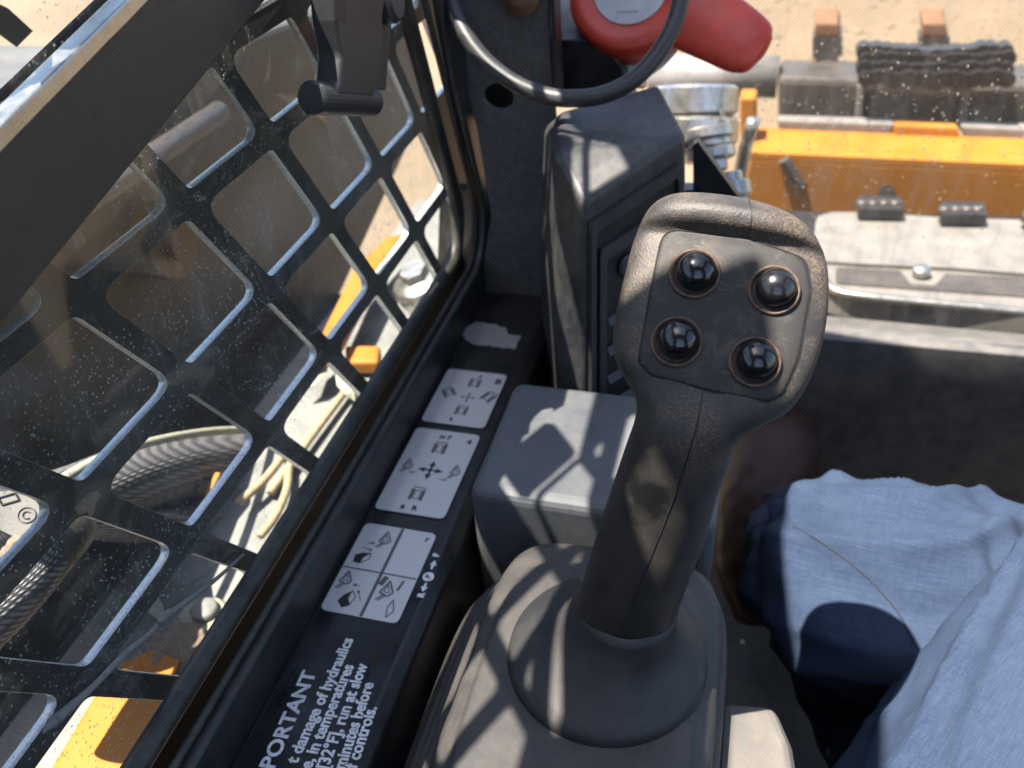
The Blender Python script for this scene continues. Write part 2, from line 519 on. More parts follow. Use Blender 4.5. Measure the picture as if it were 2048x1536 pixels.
def dropmat():
    t = NT("dried water drop")
    t.b.inputs["Base Color"].default_value = (.42, .38, .33, 1); t.b.inputs["Roughness"].default_value = .15
    t.b.inputs["Transmission Weight"].default_value = .5
    return t.m
M['drop'] = dropmat()

# ------------------------------------------------------------------ the cab shell and ground (setting)
G = -1.5
g = link("ground", mesh([(-200, -200, G), (200, -200, G), (200, 200, G), (-200, 200, G)], [(0, 1, 2, 3)]), M['ground'])
tag(g, kind='structure')

WX0, WX1 = -.234, -.226                                   # outer and inner face of the left wall
def wallpt(p, x=-.230):
    """where the sunbeam that reaches p crosses the left wall"""
    q = p - LIGHT * ((p.x - x) / LIGHT.x)
    return (q.y, q.z)
CA = [P(1112, 305, y=.53), P(1165, 408, y=.50), P(1372, 268, y=.56), P(1318, 168, y=.655), P(1122, 222, y=.61), P(1086, 255, y=.63)]
CZB = -.62
CB = [Vector((p.x + dx, p.y + dy, CZB)) for p, dx, dy in zip(CA, (-.004, .0, .034, .034, -.02, -.018), (-.02, -.02, -.03, 0, 0, 0))]
_k = (CA[2].z - CZB) / (CA[1].z - CZB)
CB[2] = CA[2] + (CB[1] - CA[1]) * _k + (CA[2] - CA[1]) * .42      # keeps the vent face flat
COLV = CA + CB
COLF = [(0, 1, 2), (0, 2, 3), (0, 3, 4), (0, 4, 5), tuple(range(6, 12))[::-1]] + [(i, i + 6, (i + 1) % 6 + 6, (i + 1) % 6) for i in range(6)]
colbv = BVHTree.FromPolygons([tuple(v) for v in COLV], COLF)
def colhit(px, py):
    loc = colbv.ray_cast(Vector((0, 0, 0)), Vector(ray(px, py)).normalized())[0]
    return loc if loc is not None else P(px, py, y=.58)
# quarter: added window bulge, shaped to put sun on the column and the ring
QPX = [(1124, 226), (1113, 300), (1132, 350), (1163, 402), (1262, 340), (1364, 272), (1338, 232), (1290, 268), (1235, 288), (1185, 278), (1155, 252), (1146, 218)]
column_sun_cut = [wallpt(colhit(a, b), x=-.230) for a, b in QPX]
Q = column_sun_cut
front_edge = [Q[0], Q[11], Q[10], Q[9], Q[8], Q[7], Q[6], Q[5], Q[4], Q[3]]
win = roundpoly([(-.32, -.388), (.655, -.388), (.676, -.345), (.6287, -.2125), (Q[0][0] + .012, .0)] + front_edge + [(Q[3][0] - .02, .14), (-.32, .14)],
                [.03, .04, .05, .3, .1] + [.01] * 10 + [.01, .03], 6)
SPX = [(1450, 1380), (1550, 1390), (1580, 1440), (1608, 1580), (1440, 1580)]
step_sun_cut = [wallpt(P(a, b, z=-.42)) for a, b in SPX]  # added opening, cut along the sunbeam that lights the floor step
outer = [(-.55, -.95), (.80, -.95), (.80, .05), (.66, .74), (.40, .74), (.40, .33), (.212, .33), (.212, .50), (-.14, .50), (-.14, .74), (-.55, .74)]  # top notches are shaped to let sun onto the jeans and grip
wall = link("side_wall", on_x(cutplate(outer, [win, step_sun_cut], WX1 - WX0, .002), (WX0 + WX1) / 2), M['wall_black'])
tag(wall, kind='structure')

LZ = -.42
ledge = link("ledge", prism([(-.2262, -.35, LZ), (-.165, -.35, LZ), (-.157, -.35, LZ - .006), (-.150, -.35, LZ - .05), (-.150, -.35, -.94), (-.2262, -.35, -.94)], (0, 1.05, 0)), M['black_paint'])
bevel(ledge, .0015); tag(ledge, kind='structure')
floor = link("floor", box(-.149, .62, -.6, .90, -.97, -.95), M['floor']); tag(floor, kind='structure')
roof = link("roof", cutplate([(-.256, -.55), (.66, -.55), (.66, .66), (-.256, .66), (-.256, .62), (.50, .62), (.50, -.14), (-.256, -.14)], [], .03, .003), M['headliner'])  # left side cut away to let sun onto the jeans
roof.data.transform(Matrix.Translation((0, 0, .757))); tag(roof, kind='structure')
rw = link("side_wall", on_x(cutplate([(-.55, -.95), (.98, -.95), (.93, -.5), (.82, .05), (.66, .74), (-.55, .74)], [roundpoly([(-.2, -.35), (.62, -.35), (.50, .6), (-.2, .6)], .06)], .03, .003), .642), M['wall_black'])
tag(rw, kind='structure')
back = link("rear_wall", cutplate([(-.226, -.95), (.627, -.95), (.627, .74), (-.226, .74)], [roundpoly([(-.12, -.1), (.52, -.1), (.52, .6), (-.12, .6)], .05)], .03, .003), M['wall_black'])
back.data.transform(Matrix.Translation((0, -.535, 0)) @ Matrix.Rotation(R(90), 4, 'X')); tag(back, kind='structure')

# ------------------------------------------------------------------ left window
t = thing("side_window", (-.25, .2, -.388), "dusty left side window with black rubber seal, bronze rail and latch", "window")
pane = [p for p in win]
pane_me = on_x(cutplate([(a * .995 + .001, b) for a, b in pane], [], .003), -.2515)
link("pane", pane_me, M['side_glass'], t)
path = [Vector((-.2475, a, b)) for a, b in roundpoly([(-.316, -.379), (.645, -.379), (.664, -.342), (.6195, -.2125), (.497, .133), (-.316, .133)], [.03, .045, .05, .3, .03, .03], 10)]
link("seal", tube(path, .0062, 10, closed=True), M['rubber'], t, smooth=True)
path = [Vector((-.2345, a, b)) for a, b in roundpoly([(-.318, -.3865), (.653, -.3865), (.673, -.345), (.626, -.2125), (.501, .138), (-.318, .138)], [.03, .042, .05, .3, .03, .03], 10)]
link("seal_lip", tube(path, .0026, 8, closed=True), M['rubber'], t, smooth=True)
# the rail between the lower and upper pane rises a little towards the front
SLP = .2334
def rz(y): return -.153 + SLP * (y - .1915)
W = .0455
rail = prism([(-.2395, -.3, rz(-.3)), (-.2395, .572, rz(.572)), (-.2395, .556, rz(.556) + W), (-.2395, -.3, rz(-.3) + W)], (-.0098, 0, 0))
bevel(link("rail", rail, M['rail_brown'], t), .0012)
edge = prism([(-.2385, -.3, rz(-.3) + W - .003), (-.2385, .556, rz(.556) + W - .003), (-.2385, .556, rz(.556) + W + .004), (-.2385, -.3, rz(-.3) + W + .004)], (-.009, 0, 0))
bevel(link("rail_edge", edge, M['zinc'], t), .001)
# latch hanging below the rail's front end
lx = -.222
def lp(px, py, x=lx): return P(px, py, x=x)
arm_px = [(612, -60), (622, 40), (634, 110), (630, 160), (618, 190), (700, 196), (716, 150), (722, 90), (720, 30), (735, -60)]
arm = link("latch", prism([lp(*q) for q in arm_px], (.014, 0, 0)), M['plastic_dark'], t)
bevel(arm, .002, 3)
side = link("latch_backing", prism([lp(*q, x=lx - .003) for q in [(716, -50), (728, 60), (722, 180), (742, 180), (752, 60), (768, -50)]], (.010, 0, 0)), M['rail_brown'], arm)
bevel(side, .0015)
a, b = lp(622, 195, x=lx + .006), lp(742, 203, x=lx + .006)
bar = link("latch_barrel", lathe([(0, 0), (.0068, 0), (.0083, .0014), (.0083, (b - a).length - .0014), (.0068, (b - a).length), (0, (b - a).length)], 24, a, b - a), M['plastic_dark'], arm, smooth=False)
kb = link("latch_knob", lathe([(0, -.014), (.0135, -.014), (.015, -.011), (.015, .008), (.0125, .011), (0, .011)], 28, lp(758, -6, x=lx + .004), (1, .1, .1)), M['plastic_dark'], arm)
slot = link("latch_slot", prism([lp(*q, x=lx + .0141) for q in [(664, -40), (668, 40), (690, 42), (692, -40)]], (.0006, 0, 0)), M['ink'], arm)

# corner sticker on the upper pane
st = link("pane_sticker", prism([P(*q, x=-.2492) for q in [(-40, -10), (16, 16), (66, 62), (34, 94), (-40, 40)]], (-.0003, 0, 0)), M['ink'])
tag(st, "black sticker corner on the pale upper pane, above the rail", "sticker")

# ------------------------------------------------------------------ guard grille outside the glass
def clipz(poly, z0):
    out = []
    for i in range(len(poly)):
        a, b = poly[i - 1], poly[i]
        ia, ib = a[1] >= z0, b[1] >= z0
        if ia != ib:
            t_ = (z0 - a[1]) / (b[1] - a[1]); out.append((a[0] + (b[0] - a[0]) * t_, z0))
        if ib: out.append(tuple(b))
    return out
holes = []
# lower field: slanted cells in level rows, as seen through the side window
ROW, PIT, SH, bw = .0768, .0868, -.618, .0118
for j in range(3):
    zt_ = -.1790 - ROW * j; zb_ = zt_ - ROW
    ya = .2473 + (zt_ + .1790) * SH
    for i in range(-6, 6):
        y0_ = ya + PIT * i
        cell = []
        for (e, zz_) in ((bw * .62, zt_ - bw / 2), (PIT - bw * .62, zt_ - bw / 2), (PIT - bw * .62, zb_ + bw / 2), (bw * .62, zb_ + bw / 2)):
            cell.append((y0_ + e + (zz_ - zt_) * SH, zz_))
        if min(c[0] for c in cell) > -.3 and max(c[0] for c in cell) < .76:
            holes.append(roundpoly(cell, [.0075, .009, .0075, .009], 5))
# the first row under the rail
for i in range(-5, 6):
    y0_ = .2473 + PIT * i
    cell = [(y0_ + e + (zz_ + .1790) * SH, zz_) for e, zz_ in ((bw * .62, -.128), (PIT - bw * .62, -.128), (PIT - bw * .62, -.179 + bw / 2), (bw * .62, -.179 + bw / 2))]
    holes.append(roundpoly(cell, .0075, 5))
# an open slot behind the rail, then diamonds added above to cast the pattern on the box
low_holes, holes = holes, []
DY, DZ = .0875, .0775
hy, hz = DY / 2, DZ
kk = 1 - .00675 * math.hypot(hy, hz) / (hy * hz)
for j in range(2, 9):
    zc = -.2545 + DZ * j
    off = .25045 + (DY / 2 if j % 2 else 0)
    for i in range(-6, 6):
        yc = off + DY * i
        if not (-.29 < yc < min(wallpt(colhit(*q), x=-.2655)[0] for q in QPX) - .065 and zc + hz * kk < .40): continue
        if zc + hz * kk > min(wallpt(P(a, b, z=-.42), x=-.2655)[1] for a, b in SPX) - .02: continue
        c_ = clipz([(yc - hy * kk, zc), (yc, zc - hz * kk), (yc + hy * kk, zc), (yc, zc + hz * kk)], -.05)
        if len(c_) >= 3 and max(q[1] for q in c_) > -.03: holes.append(roundpoly(c_, .006, 4))
gq = [wallpt(colhit(*q), x=-.2655) for q in QPX]
gs = [wallpt(P(a, b, z=-.42), x=-.2655) for a, b in SPX]
for g_ in (gq, gs):
    gc = np.mean(np.array(g_), axis=0)
    holes.append([tuple(gc + (np.array(q) - gc) * 1.12) for q in g_])  # extra openings added so both sunbeams pass the guard
GT = max(q[1] for q in [g for g in gs]) + .05
GT = max(q[1] for q in holes[-1]) + .012
GL = min(q[0] for q in holes[-1]) - .012
g_low = cutplate([(-.35, -.45), (.79, -.45), (.79, -.116), (-.35, -.116)], low_holes, .005, .0003)
g_up = cutplate([(.53, -.1165), (.79, -.1165), (.79, .05), (.73, .41), (.205, .41), (.205, GT), (GL, GT), (GL, .41), (-.35, .41), (-.35, -.062), (.53, -.062)], holes, .005, .0003)
gme = on_x(join([g_low, g_up]), -.2655)
gp = link("window_guard", gme, M['guard'])
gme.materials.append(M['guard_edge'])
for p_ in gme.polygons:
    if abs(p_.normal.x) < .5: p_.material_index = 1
tag(gp, "black steel guard grille with slanted rounded holes outside the left window", "guard")
# strip added outside, behind the rail, to shade the ledge
ws = prism([(-.2695, -.34, rz(-.34) + .040), (-.2695, -.34, rz(-.34) + .032), (-.335, -.34, rz(-.34) - .045), (-.335, -.34, rz(-.34) - .037)], (0, 1.02, SLP * 1.02))
wso = link("shade_strip", ws, M['black_paint'], smooth=False); tag(wso, "added black sloping strip outside the side window, shading the ledge", "rail")

mud = link("mud_splat", None or fix(prism([P(*q, x=-.2618) for q in [(150, 1020), (160, 1005), (178, 988), (198, 982), (203, 992), (192, 1006), (190, 1022), (182, 1034), (176, 1022), (160, 1030)]], (-.001, 0, 0))), M['mud'])
tag(mud, "pale dried mud splat on a crossing of the guard bars", "mud")

tw = thing("twig", P(300, 1280, x=-.246), "thin dry grey twig lying along the window sill behind the glass", "twig")
pts = [(488, 1108), (430, 1160), (370, 1205), (335, 1232), (300, 1268), (250, 1308), (190, 1370), (140, 1415), (112, 1440)]
link("stem", tube([P(*q, x=-.2475 + .002 * math.sin(i)) for i, q in enumerate(pts)], [.0008, .0011, .0013, .0016, .0013, .0014, .0014, .0019, .0023], 8, smoothn=4), M['twig'], tw, smooth=True)
link("knot", tube([P(*q, x=-.2455) for q in [(342, 1222), (328, 1234), (318, 1246)]], [.0014, .0026, .0013], 8, smoothn=4), M['twig'], tw, smooth=True)
link("knot", tube([P(*q, x=-.2465) for q in [(118, 1432), (104, 1446), (94, 1456), (86, 1466)]], [.0022, .0024, .0013, .0005], 8, smoothn=4), M['twig'], tw, smooth=True)

# ------------------------------------------------------------------ ledge labels
def plate_local(px4):
    """four pixel corners (front-left, front-right, back-right, back-left) on the ledge -> frame"""
    q = [P(a, b, z=LZ) for a, b in px4]
    return q

def label_plate(y0, y1, label, x0=-.2225, x1=-.1725, shear=0.0):
    z = LZ + .0006
    t = thing("instruction_plate", ((x0 + x1) / 2, (y0 + y1) / 2, z), label, "label plate", "instruction plates on the ledge")
    me = cutplate(roundpoly([(x0, y0), (x1, y0), (x1, y1), (x0, y1)], .0045, 5), [], .0008)
    me.transform(Matrix.Translation((0, 0, z + .0004)))
    link("plate", me, M['label_plate'], t)
    return t, x0, x1, y0, y1, z + .0008

def strip(a, b, wd, z):
    a = Vector((a[0], a[1], z)); b = Vector((b[0], b[1], z))
    d = (b - a).normalized(); n = Vector((-d.y, d.x, 0)) * wd / 2
    return prism([a - n, b - n, b + n, a + n], (0, 0, .00012))

def poly(pts, z): return prism([(a, b, z) for a, b in pts], (0, 0, .00012))

def arrow(a, b, wd, z, head=3.0):
    a = np.array(a, float); b = np.array(b, float); d = (b - a); L = np.linalg.norm(d); d /= L; n = np.array([-d[1], d[0]])
    hl = min(head * wd * 1.1, L * .6)
    m = b - d * hl
    return [strip(a, m, wd, z), poly([m - n * wd * head / 2, m + n * wd * head / 2, b], z)]

def outline(pts, wd, z, closed=True):
    n = len(pts)
    return [strip(pts[i], pts[(i + 1) % n], wd, z) for i in range(n if closed else n - 1)]

def tracks(cx, cy, s, z, rot=0.0):
    """machine seen from above: two tracks, a body, a bar"""
    c, sn = math.cos(rot), math.sin(rot)
    def T(x, y): return (cx + (x * c - y * sn) * s, cy + (x * sn + y * c) * s)
    out = []
    for sx in (-1, 1):
        out.append(poly([T(sx * .75 - .22, -1), T(sx * .75 + .22, -1), T(sx * .75 + .22, 1), T(sx * .75 - .22, 1)], z))
    out += outline([T(-.38, -.75), T(.38, -.75), T(.38, .75), T(-.38, .75)], .14 * s, z)
    out += [strip(T(-.9, 1.3), T(.9, 1.3), .16 * s, z)]
    return out

def cabicon(cx, cy, s, z, flip=1):
    """loader seen from the side: cab triangle with a wheel stub"""
    def T(x, y): return (cx + flip * x * s, cy + y * s)
    o = outline([T(-.1, 1), T(.55, -.1), T(.25, -.55), T(-.55, -.3)], .15 * s, z)
    o += outline([T(-.1, .6), T(.25, -.15), T(-.25, -.2)], .09 * s, z)
    o += [strip(T(-.2, -.5), T(-.65, -1.05), .13 * s, z), strip(T(0, -.55), T(-.4, -1.1), .13 * s, z)]
    return o

def bucketicon(cx, cy, s, z, rot):
    c, sn = math.cos(rot), math.sin(rot)
    def T(x, y): return (cx + (x * c - y * sn) * s, cy + (x * sn + y * c) * s)
    return [poly([T(-.9, -.55), T(-.25, -.9), T(.1, -.1), T(.8, .35), T(.1, .5), T(-.7, .35)], z)], outline([T(-.2, -.85), T(.75, -.45), T(.95, .35), T(.15, -.1)], .1 * s, z)

def txt(s, x, y, size, z, rot=0.0, bold=.0, mat='ink', parent=None, align='LEFT', name="lettering"):
    me = textmesh(s, size, bold, .00008, align)
    me.transform(Matrix.Translation((x, y, z)) @ Matrix.Rotation(rot, 4, 'Z'))
    return link(name, me, M[mat], parent)

# foremost plate
a = P(838, 843, z=LZ); b = P(885, 738, z=LZ)
t, x0, x1, y0, y1, z = label_plate(a.y, b.y, "foremost aluminium plate, four tilted machine outlines around a small cross")
w_, h_ = x1 - x0, y1 - y0
cx_, cy_ = (x0 + x1) / 2 + .002, (y0 + y1) / 2
sy = []
sy += tracks(cx_, cy_ + h_ * .27, .0048, z) + tracks(cx_, cy_ - h_ * .25, .0048, z)
sy += tracks(cx_ + .0155, cy_ + .003, .005, z, -.5) + tracks(cx_ - .0165, cy_ + .003, .005, z, .6)
for d in ((0, 1), (0, -1), (1, 0), (-1, 0)):
    sy += arrow((cx_, cy_), (cx_ + d[0] * .0065, cy_ + d[1] * .0065), .001, z, 2.4)
link("pictogram", join(sy), M['line_grey'], t)
txt("B", x1 - .0075, y1 - .013, .009, z, 0, .0003, 'ink', t)
txt("F", cx_ + .001, y1 - .008, .005, z, 0, .0002, 'ink', t)
txt("R", cx_ - .006, y0 + .004, .005, z, 0, .0002, 'ink', t)
# middle plate
a = P(742, 1018, z=LZ); b = P(835, 857, z=LZ)
t, x0, x1, y0, y1, z = label_plate(a.y, b.y, "middle aluminium plate with a bold four-way arrow cross")
w_, h_ = x1 - x0, y1 - y0
cx_, cy_ = (x0 + x1) / 2 + .0005, (y0 + y1) / 2
sy = []
for d in ((0, 1), (0, -1), (1, 0), (-1, 0)):
    sy += arrow((cx_, cy_), (cx_ + d[0] * .0095, cy_ + d[1] * .0095), .0016, z, 3)
link("arrow_cross", join(sy), M['ink'], t)
sy = tracks(cx_ - .001, cy_ + h_ * .27, .0052, z) + tracks(cx_ - .001, cy_ - h_ * .29, .0052, z)
sy += cabicon(cx_ + .018, cy_ + .002, .0066, z) + cabicon(cx_ - .0175, cy_ + .002, .0066, z)
sy += arrow((cx_ + .009, cy_ - .008), (cx_ + .015, cy_ - .007), .0006, z, 4) + arrow((cx_ - .0085, cy_ - .004), (cx_ - .0145, cy_ - .005), .0006, z, 4)
link("pictogram", join(sy), M['line_grey'], t)
txt("4", x1 - .008, y1 - .011, .007, z, 0, .0003, 'ink', t)
txt("F", cx_ + .001, y1 - .009, .006, z, 0, .0003, 'ink', t)
txt("N", cx_ - .005, y1 - .009, .005, z, 0, .0003, 'ink', t)
txt("R", cx_ + .000, y0 + .0035, .006, z, 0, .0003, 'ink', t)
txt("B", cx_ - .008, y0 + .0035, .005, z, 0, .0003, 'ink', t)
# nearest plate, four fields
a = P(645, 1222, z=LZ); b = P(715, 1045, z=LZ)
t, x0, x1, y0, y1, z = label_plate(a.y, b.y, "nearest aluminium plate, split in four fields with black bucket pictograms")
w_, h_ = x1 - x0, y1 - y0
cx_, cy_ = x0 + w_ * .53, y0 + h_ * .47
link("divider", join([strip((cx_, y0 + .0004), (cx_, y1 - .0004), .0021, z)]), M['line_grey'], t)
link("divider", join([strip((x0 + .0004, cy_), (x1 - .0004, cy_), .0009, z + .00013)]), M['line_grey'], t)
b1, o1 = bucketicon(x0 + w_ * .18, cy_ + h_ * .14, .0062, z, .35)
b2, o2 = bucketicon(x0 + w_ * .25, y0 + h_ * .15, .0066, z, 1.0)
link("bucket_pictogram", join(b1), M['ink'], t); link("bucket_pictogram", join(b2), M['ink'], t)
sy = o1 + o2 + cabicon(x0 + w_ * .37, cy_ + h_ * .37, .0068, z) + cabicon(x0 + w_ * .13, cy_ - h_ * .13, .0068, z)
sy += arrow((x0 + w_ * .17, cy_ + h_ * .30), (x0 + w_ * .27, cy_ + h_ * .31), .0006, z, 4) + arrow((x0 + w_ * .34, cy_ - h_ * .17), (x0 + w_ * .24, cy_ - h_ * .17), .0006, z, 4)
sy += arrow((x0 + w_ * .14, cy_ + h_ * .24), (x0 + w_ * .28, cy_ + h_ * .22), .0006, z, 4) + arrow((x0 + w_ * .44, cy_ - h_ * .32), (x0 + w_ * .34, cy_ - h_ * .21), .0006, z, 4)
sy += cabicon(x0 + w_ * .70, cy_ - h_ * .17, .0075, z) + [strip((cx_ + .0025, cy_ - .009), (cx_ + .0045, cy_ - .002), .0035, z), strip((x1 - .009, cy_ - .011), (x1 - .0075, cy_ - .003), .0016, z)]
sy += outline([(x1 - .0085, y0 + .016), (x1 - .0055, y0 + .008), (x1 - .0085, y0 + .0028), (x1 - .0102, y0 + .010)], .0008, z)
link("pictogram", join(sy), M['line_grey'], t)
txt("r", x1 - .006, y1 - .008, .007, z, 0, .0002, 'ink', t)

# black decal with the notice in white letters
a = P(720, 1030, z=LZ)
dec = thing("notice_decal", (-.19, .2, LZ + .0003), "black notice decal with white IMPORTANT lettering, nearest on the ledge", "decal")
me = cutplate([(-.2228, -.1), (-.166, -.1), (-.166, .345), (-.2228, .345)], [], .0005); me.transform(Matrix.Translation((0, 0, LZ + .00026)))
link("backing", me, M['decal'], dec)
def line_at(s, px_end, px_start, sz, bold):
    """white line of text whose last letter ends at px_end, reading forward"""
    e = P(*px_end, z=LZ)
    me = textmesh(s, 1.0, bold, .0)
    xs = [v.co.x for v in me.vertices]; wd = max(xs)
    bpy.data.meshes.remove(me)
    st_ = P(*px_start, z=LZ)
    return e, wd, st_
def notice(s, full, px_start, px_end, size, bold):
    """px_start/px_end: baseline of the first and last visible glyph edge"""
    a_, b_ = P(*px_start, z=LZ), P(*px_end, z=LZ)
    me = textmesh(s, size, bold, .00008)
    xs = [v.co.x for v in me.vertices]
    L_ = (b_ - a_).length
    sc = L_ / (max(xs) - min(xs))
    rot = math.atan2(b_.y - a_.y, b_.x - a_.x)
    me.transform(Matrix.Translation((a_.x, a_.y, LZ + .0007)) @ Matrix.Rotation(rot, 4, 'Z') @ Matrix.Diagonal((sc, 1, 1, 1)) @ Matrix.Translation((-min(xs), 0, 0)))
    link("lettering", me, M['text_white'], dec)
notice("PORTANT", 0, (548, 1540), (634, 1345), .0118, .0003)
notice("t damage of hydraulics", 0, (594, 1530), (707, 1280), .0094, .00028)
notice("e, in temperatures", 0, (622, 1540), (708, 1333), .0094, .00028)
notice("[32°F], run at slow", 0, (656, 1540), (736, 1330), .0094, .00028)
notice("minutes before", 0, (690, 1540), (748, 1368), .0094, .00028)
notice("f controls.", 0, (713, 1540), (754, 1416), .0094, .00028)
# small white marks beside the nearest plate
mk = thing("direction_marks", (-.165, .33, LZ + .0007), "small white F, arrow and R marks beside the nearest plate", "marking")
zz = LZ + .0007
f_ = P(873, 1112, z=LZ); r_ = P(843, 1192, z=LZ); c_ = P(857, 1155, z=LZ)
txt("F", f_.x, f_.y, .0055, zz, R(90), .0003, 'text_white', mk, 'CENTER')
txt("R", r_.x, r_.y, .0055, zz, R(90), .0003, 'text_white', mk, 'CENTER')
au = P(867, 1130, z=LZ); ad = P(848, 1178, z=LZ)
sy = []
sy += arrow((au.x, au.y - .004), (au.x, au.y + .0035), .0014, zz, 3.2) + arrow((ad.x, ad.y + .004), (ad.x, ad.y - .003), .0014, zz, 3.2)
cm = cutplate([(c_.x + .0036 * math.cos(q), c_.y + .0036 * math.sin(q)) for q in np.linspace(0, 2 * math.pi, 25)[:-1]], [], .0002)
cm.transform(Matrix.Translation((0, 0, zz)))
link("arrow_mark", join(sy), M['text_white'], mk)
cdisc = link("round_mark", cm, M['text_white'], mk)
txt("P", c_.x, c_.y, .0045, zz + .00012, R(90), .0002, 'ink', mk, 'CENTER')

# torn white label and the warning sticker further forward
tq = [(932, 655), (960, 643), (985, 648), (1012, 655), (1016, 668), (1042, 672), (1030, 698), (990, 692), (960, 690), (940, 684), (925, 672)]
torn = []
for i in range(len(tq)):
    a_, b_ = np.array(tq[i], float), np.array(tq[(i + 1) % len(tq)], float)
    rag = 1.2 if i in (3, 4, 5) else 4.5
    for k_ in range(5):
        q = a_ + (b_ - a_) * k_ / 5 + np.array((random.uniform(-rag, rag), random.uniform(-rag, rag) * .7)) * (k_ > 0)
        torn.append(P(*q, z=LZ + .0006))
tl_ = link("torn_label", prism(torn, (0, 0, -.0004)), M['torn'])
tag(tl_, "torn white label remnant on the black ledge before the plates", "label")
wz = -.375
wt = thing("warning_sticker", P(1030, 550, y=.66), "orange and white warning sticker with triangle, in shadow behind the column", "sticker")
link("header", prism([P(*q, y=.66) for q in [(985, 480), (1100, 470), (1095, 602), (958, 602)]], (0, .0006, 0)), M['orange'], wt)
link("panel", prism([P(*q, y=.6595) for q in [(1018, 498), (1092, 496), (1088, 598), (985, 596)]], (0, .0004, 0)), M['white'], wt)
tri = [P(*q, y=.6592) for q in [(1040, 532), (1072, 585), (1006, 578)]]
link("triangle", join([tube([tri[i], tri[(i + 1) % 3]], .0006, 6) for i in range(3)]), M['ink'], wt)

# ------------------------------------------------------------------ joystick
base_pt = P(1240, 1268, z=-.365)
neck = P(1375, 815, z=-.225)
u0 = np.array((1.0, 0, 0))
va = np.array(neck - base_pt); va /= np.linalg.norm(va)
na = np.cross(u0, va); na /= np.linalg.norm(na)
vh = np.array((.10, .70, .70)); vh /= np.linalg.norm(vh)
nh = np.cross(u0, vh); nh /= np.linalg.norm(nh)
# left edge, right edge, bend (0 shaft .. 1 head), front depth, back depth, exponent
SEC = [((1128, 1320), (1308, 1362), 0, .0205, .022, 2.2), ((1144, 1255), (1334, 1300), 0, .0205, .022, 2.2), ((1160, 1180), (1354, 1226), 0, .020, .022, 2.2), ((1187, 1090), (1386, 1138), 0, .020, .0215, 2.2),
       ((1212, 1010), (1416, 1060), 0, .0195, .021, 2.25), ((1232, 950), (1438, 980), 0, .019, .021, 2.3), ((1252, 890), (1460, 922), .1, .018, .021, 2.3),
       ((1270, 838), (1480, 876), .35, .0165, .021, 2.4), ((1273, 803), (1522, 852), .7, .015, .021, 2.5), ((1256, 768), (1572, 826), 1, .0145, .021, 2.8),
       ((1234, 728), (1606, 786), 1, .0145, .021, 3.2), ((1228, 682), (1630, 732), 1, .0145, .021, 3.4), ((1235, 622), (1647, 672), 1, .0145, .021, 3.5),
       ((1249, 562), (1655, 612), 1, .0145, .021, 3.5), ((1264, 502), (1655, 555), 1, .0140, .021, 3.4), ((1274, 472), (1650, 524), 1, .0134, .021, 3.2),
       ((1284, 450), (1640, 500), 1, .0200, .020, 2.8), ((1300, 424), (1620, 468), 1, .0205, .019, 2.6), ((1326, 402), (1580, 436), 1, .0145, .016, 2.4), ((1362, 390), (1530, 412), 1, .007, .009, 2.2), ((1400, 388), (1490, 398), 1, .0012, .002, 2)]
rows = []
for lpx, rpx, bnd, df_, db_, ex in SEC:
    n_ = na * (1 - bnd) + nh * bnd; n_ /= np.linalg.norm(n_)
    p0 = np.array(neck)
    A = np.array(P(*lpx, pl=(p0, n_))); B = np.array(P(*rpx, pl=(p0, n_)))
    rows.append(np.concatenate([A, B, n_, [df_, db_, ex]]))
rows = crom(rows, 6)
NS = 72
gv = []; gf = []
for r_ in rows:
    A, B, n_, (df_, db_, ex) = r_[:3], r_[3:6], r_[6:9], r_[9:]
    c = (A + B) / 2; u = (B - A) / 2
    n_ = n_ / np.linalg.norm(n_)
    for k_ in range(NS):
        a_ = 2 * math.pi * k_ / NS
        ca, sa = math.cos(a_), math.sin(a_)
        e = 2 / ex
        xx = math.copysign(abs(ca) ** e, ca); yy = math.copysign(abs(sa) ** e, sa)
        gv.append(c + u * xx + n_ * yy * (df_ if yy > 0 else db_))
m_ = len(rows)
for i in range(m_ - 1):
    for k_ in range(NS):
        gf.append((i * NS + k_, i * NS + (k_ + 1) % NS, (i + 1) * NS + (k_ + 1) % NS, (i + 1) * NS + k_))
gf.append(tuple(range(NS))[::-1]); gf.append(tuple(range((m_ - 1) * NS, m_ * NS)))
grip_me = fix(mesh(gv, gf))
js = thing("joystick", base_pt, "large black joystick with four domed buttons rising from a rubber boot", "joystick")
link("grip", grip_me, M['leather'], js, smooth=True)
bv = BVHTree.FromPolygons([tuple(v) for v in gv], gf)
def hit(px, py, off=0.0):
    d = Vector(ray(px, py)).normalized()
    loc, nrm, _, _ = bv.ray_cast(Vector((0, 0, 0)), d)
    if loc is None:
        loc = P(px, py, pl=(np.array(neck), nh)); nrm = Vector(nh)
    if nrm.dot(d) > 0: nrm = -nrm
    return loc + nrm * off, nrm
